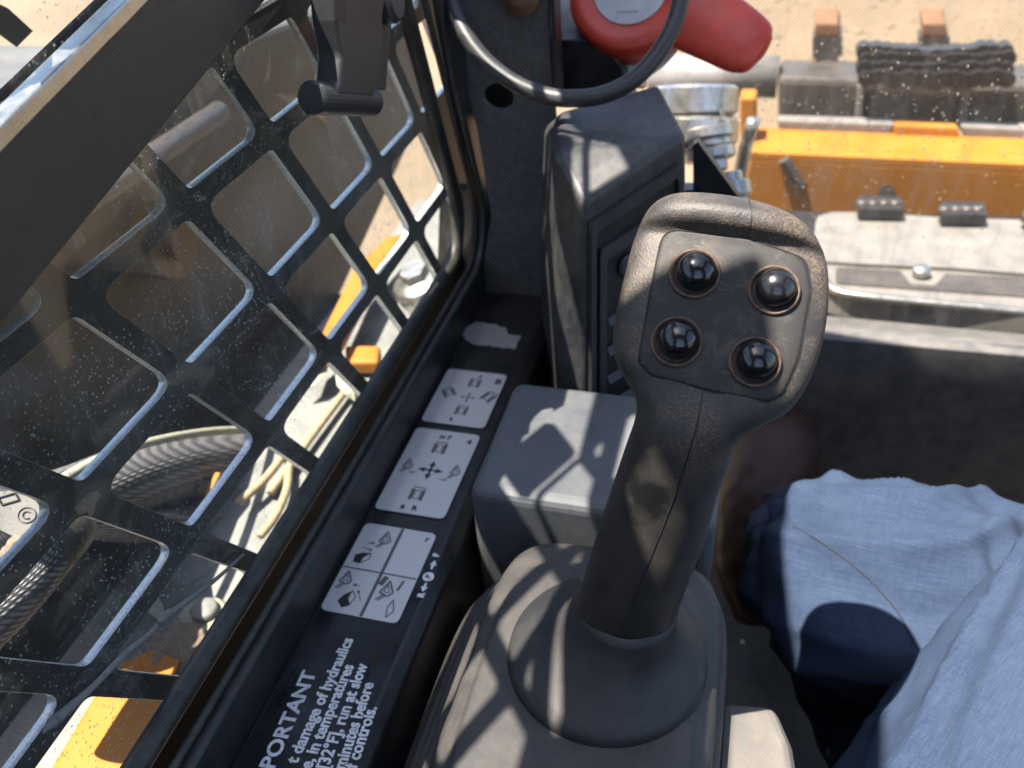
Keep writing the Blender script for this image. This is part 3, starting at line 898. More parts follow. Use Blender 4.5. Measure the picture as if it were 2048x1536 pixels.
# button panel
pan = roundpoly([(1328, 458), (1500, 478), (1612, 520), (1622, 580), (1598, 715), (1566, 788), (1535, 804), (1420, 782), (1300, 750), (1277, 722), (1300, 590)], [40, 120, 38, 60, 200, 30, 22, 300, 32, 20, 400], 6)
pc = np.mean(pan, axis=0)
pv = []; pf = []
RG = [(1.012, -.0012), (1.0, .0002), (.988, .0007), (.95, .0008)] + [(q, .0008) for q in (.85, .72, .58, .44, .3, .16, .06)]
npn = len(pan)
for sc, off in RG:
    for q in pan:
        pv.append(hit(*(pc + (q - pc) * sc), off=off)[0])
for i in range(len(RG) - 1):
    for k_ in range(npn):
        pf.append((i * npn + k_, i * npn + (k_ + 1) % npn, (i + 1) * npn + (k_ + 1) % npn, (i + 1) * npn + k_))
pf.append(tuple(range((len(RG) - 1) * npn, len(RG) * npn)))
link("button_panel", fix(mesh(pv, pf)), M['panel'], js, smooth=True)
gro = [hit(*(pc + (q - pc) * 1.008), off=-.00005)[0] for q in pan]
link("panel_groove", tube(gro, .00042, 6, closed=True), M['ink'], js)
# dust line in the groove on the left side and bottom
link("seam", tube([hit(*q, off=-.00012)[0] for q in crom([(1405, 788), (1400, 820), (1392, 860), (1375, 915), (1352, 985), (1322, 1065), (1290, 1145), (1262, 1215), (1246, 1262)], 8)], .0004, 6), M['ink'], js)
link("seam", tube([hit(*q, off=-.0001)[0] for q in crom([(1497, 397), (1502, 420), (1502, 445), (1494, 474)], 6)], .0004, 6), M['ink'], js)
# buttons: one built, three copied
dome = lathe([(.0078, -.004), (.0078, .0018)] + [(.0078 * math.cos(q), .0018 + .0062 * math.sin(q)) for q in np.linspace(.12, math.pi / 2, 10)], 40)
coll = lathe([(.0101, -.004), (.0101, .0008), (.0097, .0014), (.0092, .0015), (.0088, .0006), (.0079, .0002), (.0079, -.004)], 40)
first = None
for bi, (px, py, sz, gap) in enumerate([(1393, 541, 1, 0), (1551, 574, .98, 0), (1357, 677, 1, 0), (1513, 717, .98, 0)]):
    loc, nr = hit(px, py + 4)
    nr = (Vector(nh) * .75 + nr * .25).normalized()
    mt = Matrix.Translation(loc + nr * .0006) @ nr.to_track_quat('Z', 'Y').to_matrix().to_4x4() @ Matrix.Diagonal((sz, sz, sz, 1))
    if first is None:
        bt = link("button", dome, M['button'], js, True, mt)
        cl = link("collar", coll, M['collar'], None, True)
        cl.parent = bt
        first = (bt, cl)
    else:
        bt = first[0].copy(); COL.objects.link(bt); bt.parent = js; bt.matrix_parent_inverse = first[0].matrix_parent_inverse; bt.matrix_basis = mt
        cl = first[1].copy(); COL.objects.link(cl); cl.parent = bt
    # the collar is wider toward the lower left, as the buttons sit off centre in it
    cl.matrix_basis = Matrix.Translation((-.0006, -.0008, 0))
# flared collar at the foot of the shaft
ax_ = Vector(va)
foot = P(1213, 1300, z=-.378)
fb = [(.050, -.012), (.0505, -.004), (.0498, -.001), (.048, .0012), (.044, .004), (.037, .0092), (.031, .0155), (.0275, .0215), (.0255, .027), (.0243, .032), (.0238, .0345), (.021, .036)]
axf = Vector(va) / va[2]
s_top = Vector(base_pt) + axf * (foot.z + .036 - base_pt.z)
fv = []
for r_, h_ in fb:
    k_ = min(1, max(0, h_ / .030)) ** .8
    c_ = foot.lerp(s_top - axf * (.036 - h_), k_); c_.z = foot.z + h_
    fv += [c_ + Vector((r_ * math.cos(2 * math.pi * q / 64), r_ * math.sin(2 * math.pi * q / 64), 0)) for q in range(64)]
link("flared_base", fix(mesh(fv, [(i * 64 + q, i * 64 + (q + 1) % 64, (i + 1) * 64 + (q + 1) % 64, (i + 1) * 64 + q) for i in range(len(fb) - 1) for q in range(64)])), M['collar_rubber'], js, True)
link("base_seam", tube([P(1246, 1262, z=-.353), P(1232, 1300, z=-.357), P(1205, 1400, z=-.372), P(1180, 1478, z=-.379)], .0005, 6, smoothn=4), M['ink'], js)
# pleated rubber boot
def rrect(cx, cy, hx, hy, z, n=96, ex=4.5):
    out = []
    for k_ in range(n):
        a_ = 2 * math.pi * k_ / n; e = 2 / ex
        ca, sa = math.cos(a_), math.sin(a_)
        out.append((cx + hx * math.copysign(abs(ca) ** e, ca), cy + hy * math.copysign(abs(sa) ** e, sa), z))
    return out
bc = (-.053, .243)
lev = [(.040, .048, -.3825, 2.6), (.048, .064, -.3828, 3.2), (.0525, .080, -.3838, 3.8), (.0545, .084, -.3855, 4.2), (.0555, .086, -.388, 4.4), (.057, .089, -.3893, 4.4), (.061, .099, -.3905, 4.6), (.064, .105, -.394, 4.8), (.065, .1065, -.399, 4.8)]
zc = -.399
for i in range(5):
    o_ = .0034 * i; sx = -.0028 * i
    lev += [(.0585 + o_, .100 + o_ * .7, zc - .002, 4.5, sx), (.0585 + o_, .100 + o_ * .7, zc - .004, 4.5, sx), (.067 + o_, .1085 + o_ * .7, zc - .0055, 4.5, sx), (.0685 + o_, .110 + o_ * .7, zc - .008, 4.5, sx), (.068 + o_, .1095 + o_ * .7, zc - .0095, 4.5, sx)]
    zc -= .0095
lev += [(.084, .125, zc - .01, 5, sx), (.084, .125, -.62, 5, sx)]
bvv = []
for hx, hy_, z_, ex, *sx in lev:
    bvv += rrect(bc[0] + (sx[0] if sx else 0), bc[1], hx, hy_, z_, 96, ex)
bf = []
for i in range(len(lev) - 1):
    for k_ in range(96):
        bf.append((i * 96 + k_, i * 96 + (k_ + 1) % 96, (i + 1) * 96 + (k_ + 1) % 96, (i + 1) * 96 + k_))
bf.append(tuple(range(96)))
link("boot", fix(mesh(bvv, bf)), M['boot'], js, True)

# ------------------------------------------------------------------ grey box behind the boot, and vent column
bx = link("console_box", box(-.150, .0015, .366, .482, -.60, -.38), M['plastic_grey'])
bevel(bx, .008, 4); tag(bx, "blue-grey plastic console box between the joystick boot and the vent column", "console")

cl_ = thing("vent_column", P(1130, 500, y=.52), "charcoal plastic column with an air vent, behind the console box", "vent column")
A2, A3, B2, B3 = CA[1], CA[2], CB[1], CB[2]
cmesh = fix(mesh(COLV, COLF))
cb = link("body", cmesh, M['plastic_column'], cl_)
bevel(cb, .005, 4, 20)
def face(s, t_, off=0.0):
    """point on the vent face: s across 0..1, t_ down 0..1"""
    tp = A2.lerp(A3, s); bt_ = B2.lerp(B3, s)
    p = tp.lerp(bt_, t_)
    nrm = (A3 - A2).cross(B2 - A2).normalized()
    if nrm.y > 0: nrm = -nrm
    return p + nrm * off
nrmf = (A3 - A2).cross(B2 - A2).normalized()
if nrmf.y > 0: nrmf = -nrmf
def fframe(s0, s1, t0, t1, wd, off, dep, mat, name, par):
    uo = roundpoly([(s0, t0), (s1, t0), (s1, t1), (s0, t1)], .02, 4)
    ui = roundpoly([(s0 + wd, t0 + wd * .45), (s1 - wd, t0 + wd * .45), (s1 - wd, t1 - wd * .45), (s0 + wd, t1 - wd * .45)], .02, 4)
    n_ = len(uo)
    v = [face(*q, off + dep) for q in uo] + [face(*q, off + dep) for q in ui] + [face(*q, off) for q in uo] + [face(*q, off) for q in ui]
    f = []
    for i in range(n_):
        j = (i + 1) % n_
        f += [(i, j, n_ + j, n_ + i), (2 * n_ + i, 3 * n_ + i, 3 * n_ + j, 2 * n_ + j), (i, 2 * n_ + i, 2 * n_ + j, j), (n_ + i, n_ + j, 3 * n_ + j, 3 * n_ + i)]
    return link(name, fix(mesh(v, f)), mat, par)
fframe(.05, .93, .04, .95, .045, .0008, .004, M['plastic_dark'], "frame", cl_)
link("vent_recess", prism([face(*q, .0006) for q in roundpoly([(.06, .045), (.92, .045), (.92, .945), (.06, .945)], .03, 4)], nrmf * .0006), M['recess'], cl_)
fframe(.13, .85, .10, .92, .06, .0014, .0035, M['plastic_dark'], "vent", cl_)
for i in range(9):
    tt = .25 + i * .065
    lo = prism([face(.2, tt, .0015), face(.79, tt - .0, .0015), face(.79, tt + .012, .006), face(.2, tt + .012, .006)], nrmf * .0022)
    link("louvre", lo, M['plastic_dark'], cl_)
link("thumb_wheel", lathe([(0, 0), (.009, 0), (.0095, .002), (.0085, .004), (.006, .0045), (0, .003)], 24, face(.42, .17, .002), nrmf), M['plastic_dark'], cl_)

# black bracket edge right of the column
br2 = link("gusset_plate", prism([P(*q, y=.70) for q in [(1386, 290), (1396, 284), (1478, 396), (1478, 470), (1386, 470)]], (0, .01, 0)), M['black_paint'])
tag(br2, "black triangular plate between the column and the yellow carriage", "bracket")

# ------------------------------------------------------------------ front pillar, ring, red lever
pl = thing("front_pillar", P(1000, 300, y=.66), "speckled dark grey pillar lining with a round hole", "pillar")
hole_c = P(998, 192, y=.66)
pp = [P(*q, y=.66) for q in [(830, -160), (1096, -160), (1100, 60), (1140, 620), (950, 620), (985, 430), (955, 250)]]
hl = [(hole_c.x + .0125 * math.cos(q), hole_c.z + .0105 * math.sin(q)) for q in np.linspace(0, 2 * math.pi, 25)[:-1]]
pm = cutplate([(p.x, p.z) for p in pp], [hl], .006, .0005)
pm.transform(Matrix.Translation((0, .66, 0)) @ Matrix.Rotation(R(90), 4, 'X'))
link("lining", pm, M['speckle'], pl)
link("hole_backing", prism([(hole_c.x - .03, .69, hole_c.z - .03), (hole_c.x + .03, .69, hole_c.z - .03), (hole_c.x + .03, .69, hole_c.z + .03), (hole_c.x - .03, .69, hole_c.z + .03)], (0, .01, 0)), M['ink'], pl)
pb = P(1042, -8, y=.655)
link("bolt", lathe([(0, -.004), (.014, -.004), (.014, .001), (.009, .0025), (.009, .006), (.006, .008), (0, .008)], 24, pb, (0, -1, .2)), M['rust'], pl, True)
link("edge_strip", prism([P(*q, y=.652) for q in [(1096, -120), (1104, -120), (1116, 200), (1108, 200)]], (0, .02, 0)), M['black_paint'], pl)
lowp = link("front_wall", prism([P(*q, y=.70) for q in [(880, 380), (1400, 380), (1410, 1000), (860, 1000)]], (0, .015, 0)), M['black_paint'])
tag(lowp, kind='structure')

bk = link("mounting_bracket", prism([P(*q, y=.72) for q in [(1122, 78), (1200, 78), (1245, 130), (1262, 205), (1118, 215)]], (0, .03, 0)), M['black_paint'])
bevel(bk, .002); tag(bk, "black angular mounting bracket behind the thin black ring", "bracket")

ring = thing("wire_ring", P(1130, 0, y=.60), "thin black ring curving below the red lever", "ring")
rp = [(872, -150), (885, -60), (905, 10), (935, 75), (980, 130), (1040, 172), (1100, 193), (1150, 197), (1205, 190), (1262, 163), (1310, 115), (1345, 55), (1362, -5), (1365, -80), (1330, -180), (1230, -260), (1100, -290), (960, -260)]
pln = (np.array(P(1130, 195, y=.585)), np.array((0, -.75, .66)))
rpath = [P(*q, pl=pln) for q in rp]
link("rim", tube(rpath, .0060, 14, closed=True, smoothn=6), M['plastic_dark'], ring, True)

lv = thing("red_lever", P(1265, 0, y=.75), "red round-headed lever with white manual label, pointing right", "lever")
ln = Vector((-.05, -.75, .66)).normalized()
lpl = (np.array(P(1265, -20, y=.74)), np.array(ln))
hub = P(1262, -22, pl=lpl)
link("hub", lathe([(0, -.03), (.048, -.03), (.0505, -.027), (.0505, -.002), (.048, .001), (.040, .0015), (.0385, .0005), (0, .0005)], 56, hub, ln), M['red'], lv, True)
link("flange", lathe([(0, -.04), (.062, -.04), (.062, -.036), (.0, -.034)], 56, hub + Vector((-.017, 0, -.002)), ln), M['white'], lv, True)
link("label_disc", lathe([(0, 0), (.0295, 0), (.0295, .0014), (0, .0014)], 48, hub, ln), M['white'], lv)
bkx = []
q = ln.to_track_quat('Z', 'Y').to_matrix()
ux = Vector((1, 0, .0)) - ln * ln.x; ux.normalize(); uy = ln.cross(ux)
if uy.z < 0: uy = -uy
def lab(x, y, o=.0016): return hub + ux * x + uy * y + ln * o
book = [(-.017, .001), (-.009, -.001), (0, -.0035), (.009, -.001), (.017, .001), (.017, .013), (.009, .011), (0, .009), (-.009, .011), (-.017, .013)]
link("book_pictogram", join([tube([lab(*book[i]), lab(*book[(i + 1) % 10])], .0006, 6) for i in range(10)] + [tube([lab(0, -.003), lab(0, .009)], .0006, 6), lathe([(0, 0), (.002, 0), (.002, .0006), (0, .0006)], 16, lab(0, -.0045), ln)]
     + [tube([lab(-.014, h), lab(-.003, h - .003)], .0004, 6) for h in (.003, .006, .009)] + [tube([lab(.014, h), lab(.003, h - .003)], .0004, 6) for h in (.003, .006, .009)]), M['ink'], lv)
link("print_line", join([tube([lab(-.008 + i * .0024, -.0195), lab(-.0068 + i * .0024, -.0195)], .0005, 6) for i in range(7)]), M['line_grey'], lv)
hpth = [P(*q, pl=lpl) - ln * .014 for q in [(1352, -10), (1372, 2), (1402, 20), (1445, 45), (1480, 66), (1500, 78), (1513, 86), (1522, 91), (1527, 94)]]
link("handle", tube(hpth, [.033, .032, .030, .0275, .0255, .0235, .020, .0145, .004], 28, smoothn=5, flat=.42, up=ln), M['red'], lv, True)

def coupler(name, px, py, y, axis, sizes, label, mat='zinc'):
    """stack of turned collars along an axis, seen as a hydraulic fitting"""
    p = P(px, py, y=y); d = Vector(axis).normalized()
    t = thing(name, p, label, "fitting", "hydraulic fittings by the windscreen")
    h = 0
    for i, (r, L, nm, sd) in enumerate(sizes):
        link(nm, lathe([(0, h), (r * .9, h), (r, h + L * .12), (r, h + L * .85), (r * .88, h + L), (0, h + L)], sd, p, d), M[mat], t)
        h += L
    return t
coupler("hydraulic_coupler", 1256, 62, .80, (.0, -.35, -1), [(.030, .020, "collar", 32), (.027, .012, "sleeve", 32), (.020, .016, "nut", 6), (.012, .02, "spigot", 24)], "silver fitting with stepped collars just below the red lever")
coupler("hydraulic_coupler", 1392, 172, .92, (.05, -.4, -1), [(.044, .03, "sleeve", 40), (.046, .03, "collar", 40), (.042, .008, "band", 40)], "widest silver fitting with a bright highlight right of the column")
coupler("hydraulic_coupler", 1412, 258, .88, (.28, -.55, -1), [(.027, .012, "collar", 32), (.024, .008, "groove", 32), (.026, .012, "band", 32), (.018, .012, "nut", 6), (.011, .014, "spigot", 24)], "silver ribbed quick coupler with stacked collars below the widest fitting")
coupler("hydraulic_coupler", 1458, 345, .86, (.3, -.55, -1), [(.013, .01, "neck", 24), (.020, .016, "collar", 32), (.017, .012, "nut", 6)], "small silver fitting lowest of those right of the column")
rod = link("locking_pin", tube([P(1508, 238, y=.95), P(1490, 300, y=.95), P(1478, 362, y=.95)], .0075, 12, smoothn=3), M['zinc'], smooth=True)
tag(rod, "thin bright steel pin standing upright left of the yellow plate", "pin")

# ------------------------------------------------------------------ windscreen and front sill
ws_t = thing("windscreen", (.3, .93, -.58), "dusty front windscreen speckled with dried water drops", "windscreen")
WA, WB = (.93, -.60), (.66, .74)
def wsc(x, s, off=0.0): return Vector((x, WA[0] + (WB[0] - WA[0]) * s - off, WA[1] + (WB[1] - WA[1]) * s))
me = prism([wsc(-.04, 0), wsc(.62, 0), wsc(.62, 1), wsc(-.04, 1)], (0, .004, 0))
link("pane", me, M['front_glass'], ws_t)
dr = []
for i in range(460):
    px, py = random.uniform(1480, 2100), random.triangular(60, 560, 240)
    r_ = ray(px, py)
    # where this sight line meets the inclined pane
    den = r_[1] - r_[2] * (WB[0] - WA[0]) / (WB[1] - WA[1])
    s_ = (WA[0] - WA[1] * (WB[0] - WA[0]) / (WB[1] - WA[1])) / den
    p = Vector(r_ * s_) + Vector((0, .0045, 0))
    if p.z < -.59 or p.x < -.03 or p.x > .6: continue
    rr = random.choice([.0005, .0006, .0007, .0009, .0012])
    bm = bmesh.new(); bmesh.ops.create_icosphere(bm, subdivisions=1, radius=rr, matrix=Matrix.Translation(p) @ Matrix.Diagonal((1, .6, random.uniform(1, 1.5), 1)))
    m1 = bpy.data.meshes.new("m"); bm.to_mesh(m1); bm.free(); dr.append(m1)
d_ = link("dried_drops", join(dr), M['drop'], ws_t, True); d_['kind'] = 'stuff'

sill = link("front_sill", prism([P(1640, 628, z=-.62), P(2300, 690, z=-.62), P(2300, 735, z=-.62), P(1640, 664, z=-.62)], (0, 0, -.03)), M['sill_grey'])
bevel(sill, .004, 3); tag(sill, kind='structure')
kick = link("kick_panel", prism([P(1385, 655, y=.86), P(2300, 735, y=.86), P(2300, 1250, y=.86), P(1385, 1130, y=.86)], (0, .02, 0)), M['kick'])
tag(kick, kind='structure')

# ------------------------------------------------------------------ outside, in front: carriage, beam, posts, cover
cr = thing("loader_carriage", P(1800, 420, y=1.55), "yellow loader carriage plate with a black beam above it", "carriage")
def cpx(pts, y, dep, name, mat, par, bv_=0.004):
    o = link(name, prism([P(*q, y=y) for q in pts], (0, dep, 0)), mat, par)
    if bv_: bevel(o, bv_, 2)
    return o
bevel(link("face_plate", prism([P(1500, 318, y=1.55), P(2150, 348, y=1.55), P(2150, 640, y=1.56), P(1440, 600, y=1.56)], (0, .02, 0)), M['yellow'], cr), .004)
yl = [P(1500, 318, y=1.55), P(2150, 348, y=1.55)]
link("top_flange", prism([yl[0], yl[1], yl[1] + Vector((0, .12, 0)), yl[0] + Vector((0, .12, 0))], (0, 0, .012)), M['yellow'], cr)
cpx([(1480, 196), (1512, 196), (1512, 330), (1480, 330)], 1.60, .05, "side_lug", M['yellow'], cr)
cpx([(1790, 250), (1915, 255), (1930, 300), (1780, 300)], 1.66, .03, "tab", M['yellow'], cr)
cpx([(1555, 240), (1790, 248), (1775, 290), (1560, 284)], 1.665, .03, "grey_pad", M['grey_paint'], cr)
cpx([(1922, 252), (2150, 262), (2150, 300), (1932, 296)], 1.665, .03, "grey_pad", M['grey_paint'], cr)
cpx([(1556, 155), (2150, 172), (2150, 262), (1556, 250)], 1.75, .12, "beam", M['dark_steel'], cr, .012)
cpx([(1715, 170), (1730, 170), (1724, 262), (1708, 262)], 1.742, .02, "weld_rib", M['grey_paint'], cr)
cpx([(1925, 176), (1940, 176), (1932, 262), (1917, 262)], 1.742, .02, "weld_rib", M['grey_paint'], cr)
link("crossbar", tube([P(1300, 150, y=1.8), P(1556, 154, y=1.8)], .040, 20), M['grey_paint'], cr, True)
link("strip", tube([P(1568, 318, y=1.545), P(1602, 372, y=1.55)], .011, 8), M['dark_steel'], cr)
link("plug", lathe([(0, 0), (.013, 0), (.013, .012), (0, .012)], 20, P(1772, 378, y=1.56), (0, -1, .1)), M['dark_steel'], cr)
for px in (1655, 1870):
    pz = thing("steel_post", P(px, 120, y=1.86), "steel post with a rusty cap, standing left of the chain" if px < 1700 else "steel post with a rusty cap, standing behind the chain", "post", "rusty capped posts on the beam")
    link("shaft", prism([P(*q, y=1.86) for q in [(px - 20, 66), (px + 20, 66), (px + 22, 130), (px - 22, 130)]], (0, .05, 0)), M['steel'], pz)
    link("flange", prism([P(*q, y=1.85) for q in [(px - 30, 74), (px - 18, 74), (px - 20, 120), (px - 30, 118)]], (0, .05, 0)), M['dark_steel'], pz)
    link("flange", prism([P(*q, y=1.85) for q in [(px + 18, 74), (px + 30, 74), (px + 30, 110), (px + 20, 112)]], (0, .05, 0)), M['dark_steel'], pz)
    bevel(link("cap", prism([P(*q, y=1.85) for q in [(px - 24, 46), (px + 22, 46), (px + 27, 74), (px - 27, 74)]], (0, .07, .01)), M['rust'], pz), .005)
# chain draped in rows over the beam
ch = thing("drive_chain", P(1870, 130, y=1.70), "black roller chain laid in rows over the dark beam", "chain")
li = 0
for rw_, (ya, yb_) in enumerate([(100, 112), (116, 122), (134, 140), (152, 160)]):
    for i in range(14):
        px = 1740 + i * 19.6 + (rw_ % 2) * 4
        sag = 10 * math.sin(math.pi * i / 13)
        c = P(px, ya + sag * (1 if rw_ == 0 else .4), y=1.72 - rw_ * .012)
        n2 = thing if False else None
        if li == 0:
            lk0 = join([lathe([(0, -.016), (.0135, -.016), (.0135, .016), (0, .016)], 12, (-.011, 0, 0), (0, 1, 0)), lathe([(0, -.016), (.0135, -.016), (.0135, .016), (0, .016)], 12, (.011, 0, 0), (0, 1, 0))])
            lk = link("link", lk0, M['chain'], ch, False, Matrix.Translation(c)); base_lk = lk
        else:
            lk = base_lk.copy(); COL.objects.link(lk); lk.parent = ch; lk.matrix_parent_inverse = base_lk.matrix_parent_inverse
            lk.matrix_basis = Matrix.Translation(c) @ Matrix.Rotation(random.uniform(-.3, .3), 4, 'Y')
        li += 1

gvm = []
for i in range(260):
    p = P(random.uniform(1250, 2100), random.uniform(-60, 118), z=G)
    rr = random.choice([.008, .012, .015, .02, .03])
    bm = bmesh.new(); bmesh.ops.create_icosphere(bm, subdivisions=1, radius=rr, matrix=Matrix.Translation(p) @ Matrix.Rotation(random.uniform(0, 3), 4, 'Z') @ Matrix.Diagonal((1.3, .9, .6, 1)))
    m1 = bpy.data.meshes.new("m"); bm.to_mesh(m1); bm.free(); gvm.append(m1)
gv_ = link("gravel", join(gvm), M['mud'], smooth=True); tag(gv_, kind='stuff')
cv = thing("front_cover", P(1850, 500, z=-.64), "pale grey metal cover with black hinges ahead of the windscreen", "cover")
zt = -.64
link("lid", prism([P(*q, z=zt) for q in crom([(1662, 424), (1900, 436), (2150, 452), (2150, 545), (1900, 535), (1650, 522), (1622, 500), (1630, 462)], 3, closed=True)], (0, 0, -.012)), M['grey_paint'], cv)
lip = [P(*q, z=zt - .006) for q in crom([(1632, 500), (1660, 524), (1900, 540), (2150, 552), (2150, 636), (1900, 612), (1735, 596), (1670, 584), (1640, 560)], 3, closed=True)]
bevel(link("front_lip", prism(lip, (0, 0, -.035)), M['grey_paint'], cv), .006, 3)
link("inset", prism([P(*q, z=zt - .0035) for q in roundpoly([(1672, 534), (1800, 541), (1822, 568), (1870, 571), (1890, 547), (2150, 560), (2150, 600), (1672, 566)], 8, 3)], (0, 0, -.002)), M['dark_steel'], cv)
link("edge_trim", tube([P(*q, z=zt - .004) for q in [(1644, 560), (1672, 582), (1735, 594), (1900, 610), (2150, 634)]], .006, 10, smoothn=4), M['zinc'], cv, True)
link("bolt", lathe([(0, 0), (.012, 0), (.012, .006), (.009, .009), (0, .010)], 20, P(1842, 545, z=zt + .0), (0, -.2, 1)), M['zinc'], cv, True)
for px, py in ((1757, 424), (1922, 436), (2090, 448)):
    h_ = link("hinge", prism([P(*q, z=zt + .004) for q in [(px - 46, py - 14), (px + 42, py - 12), (px + 48, py + 16), (px - 44, py + 14)]], (0, 0, .018)), M['black_paint'], cv)
    bevel(h_, .004)
    for i in range(4):
        link("knuckle", lathe([(0, -.008), (.008, -.008), (.008, .008), (0, .008)], 14, P(px - 33 + i * 22, py - 14, z=zt + .018), (1, 0, 0)), M['dark_steel'], h_, True)
chas = link("chassis_front", prism([P(1500, 598, z=-.70), P(2300, 660, z=-.70), P(2300, 440, z=-.70), P(1500, 420, z=-.70)], (0, 0, -.3)), M['black_paint'])
tag(chas, kind='structure')

# ------------------------------------------------------------------ outside, left: arm, ledge, hoses, litter
la = thing("lift_boom", (-.6, .5, -.4), "dark brown lift boom in shade beyond the window guard", "boom")
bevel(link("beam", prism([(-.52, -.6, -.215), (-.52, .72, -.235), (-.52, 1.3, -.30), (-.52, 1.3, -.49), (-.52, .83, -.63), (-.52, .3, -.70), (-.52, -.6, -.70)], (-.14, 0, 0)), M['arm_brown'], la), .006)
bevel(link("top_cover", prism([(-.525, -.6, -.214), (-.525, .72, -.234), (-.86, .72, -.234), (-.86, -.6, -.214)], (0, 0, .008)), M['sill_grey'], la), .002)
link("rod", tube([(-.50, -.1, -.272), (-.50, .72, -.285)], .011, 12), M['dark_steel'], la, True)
link("pivot_boss", lathe([(0, 0), (.035, 0), (.035, .02), (.018, .022), (.018, .03), (0, .03)], 28, (-.52, .60, -.36), (1, 0, 0)), M['amber'], la)
link("pivot_boss", lathe([(0, 0), (.03, 0), (.03, .014), (.012, .016), (0, .02)], 28, (-.52, .36, -.23), (1, 0, 0)), M['amber'], la)
fd = link("chassis_ledge", prism([(-.30, -.3, -.505), (-.272, -.3, -.505), (-.272, 1.0, -.505), (-.43, 1.0, -.505), (-.43, -.3, -.505)], (0, 0, -.03)), M['pale_steel'])
tag(fd, "pale dusty steel ledge just outside the guard, in sun", "ledge")
yk = thing("yellow_linkage", P(700, 600, z=-.47), "yellow linkage bar outside the guard, running forward past the pale ledge", "linkage")
bevel(link("bar", prism([P(*q, z=-.46) for q in [(616, 718), (668, 692), (742, 556), (806, 468), (774, 470), (706, 540)]], (0, 0, -.02)), M['yellow'], yk), .003)
bevel(link("foot", prism([P(*q, z=-.485) for q in [(690, 690), (760, 690), (756, 724), (690, 724)]], (0, 0, -.015)), M['yellow'], yk), .003)
nt_ = thing("hex_fitting", P(830, 560, z=-.46), "shiny white steel fitting beside the window's front corner", "fitting")
link("body", lathe([(0, -.03), (.024, -.03), (.026, -.02), (.026, -.004), (.022, 0), (0, 0)], 32, P(830, 560, z=-.45), (-.2, -.3, 1)), M['zinc'], nt_, True)
link("nut", lathe([(0, 0), (.015, 0), (.016, .006), (.014, .010), (0, .010)], 6, P(832, 552, z=-.45), (-.2, -.3, 1)), M['zinc'], nt_)

hs = thing("upper_hose", P(400, 930, x=-.40), "black sleeved hydraulic hose with a pale cable along its top", "hose")
link("sleeve", tube([P(*q, x=-.42) for q in [(-60, 1080), (140, 1010), (260, 960), (380, 930), (520, 925), (640, 960)]], .026, 20, smoothn=6), M['weave'], hs, True)
link("cable", tube([P(*q, x=-.395) for q in [(100, 975), (180, 928), (260, 896), (350, 874), (440, 862), (530, 860)]], .0035, 10, smoothn=6), M['leaf'], hs, True)
tg_ = link("yellow_tag", prism([P(*q, x=-.385) for q in [(440, 946), (464, 950), (436, 996), (417, 990)]], (-.004, 0, 0)), M['yellow'])
tag(tg_, "small yellow tag below the upper black hose", "tag")
h2 = thing("lower_hose", P(80, 1140, x=-.37), "woven grey hose with a black rubber end, low at the window's rear", "hose")
link("sleeve", tube([P(*q, x=-.36) for q in [(-90, 1290), (0, 1210), (60, 1150), (110, 1090)]], [.017, .0165, .0155, .0145], 20, smoothn=6), M['weave'], h2, True)
link("end_cap", tube([P(*q, x=-.36) for q in [(92, 1104), (125, 1070), (158, 1044)]], [.0165, .0165, .013], 20, smoothn=3), M['rubber'], h2, True)
h3 = link("braided_hose", tube([P(*q, x=-.40) for q in [(-40, 1040), (60, 1020), (170, 1030), (290, 1052), (380, 1042), (500, 1030)]], [.02, .02, .016, .012, .012, .014], 16, smoothn=6), M['weave'], smooth=True)
tag(h3, "grey braided hose crossing between the black hose and the dirty corner", "hose")
pc_ = thing("plastic_clip", P(50, 1050, x=-.345), "grey plastic hose clip with round mark, at the left picture edge", "clip")
cn = Vector((.55, -.25, .8)).normalized()
cpl = (np.array(P(50, 1040, x=-.35)), np.array(cn))
cpm = (np.array(P(50, 1040, x=-.35) + cn * .0004), np.array(cn))
link("body", prism([P(*q, pl=cpl) for q in roundpoly([(-40, 985), (60, 980), (108, 1020), (106, 1060), (66, 1092), (-40, 1040)], 12, 3)], cn * -.006), M['grey_paint'], pc_)
cu_ = (P(70, 1026, pl=cpm) - P(40, 1026, pl=cpm)).normalized(); cw_ = cn.cross(cu_)
cc = P(53, 1030, pl=cpm)
def cring(r_, a0, a1, n_): return [cc + cu_ * r_ * math.cos(q) + cw_ * r_ * math.sin(q) for q in np.linspace(a0, a1, n_)]
link("round_mark", tube(cring(.0042, 0, 2 * math.pi, 25)[:-1], .0003, 6, closed=True), M['line_grey'], pc_)
link("c_mark", tube(cring(.002, .8, 2 * math.pi - .8, 10), .0003, 6), M['line_grey'], pc_)
sq = [P(*q, pl=cpm) for q in [(-4, 996), (30, 986), (38, 1000), (4, 1010)]]
link("square_mark", join([tube([sq[i], sq[(i + 1) % 4]], .0005, 6) for i in range(4)]), M['ink'], pc_)
def clod(name, px, py, r, label, mat='mud', **pl_):
    bm = bmesh.new(); bmesh.ops.create_icosphere(bm, subdivisions=4, radius=1)
    p = P(px, py, **pl_)
    for v in bm.verts:
        k_ = 1 + .45 * noise.noise(v.co * 2.1 + p * 50) + .2 * noise.noise(v.co * 6 + p * 20)
        v.co = p + Vector((v.co.x * r[0], v.co.y * r[1], v.co.z * r[2])) * k_
    m1 = bpy.data.meshes.new("m"); bm.to_mesh(m1); bm.free()
    o = link(name, m1, M[mat], smooth=True); tag(o, label, "dirt"); return o
clod("mud_clod", 36, 1098, (.006, .009, .006), "tan mud clod resting on the woven hose", x=-.343)
clod("mud_clod", 345, 1318, (.02, .03, .009), "crumbled brown mud beside the yellow panel edge", z=-.495)
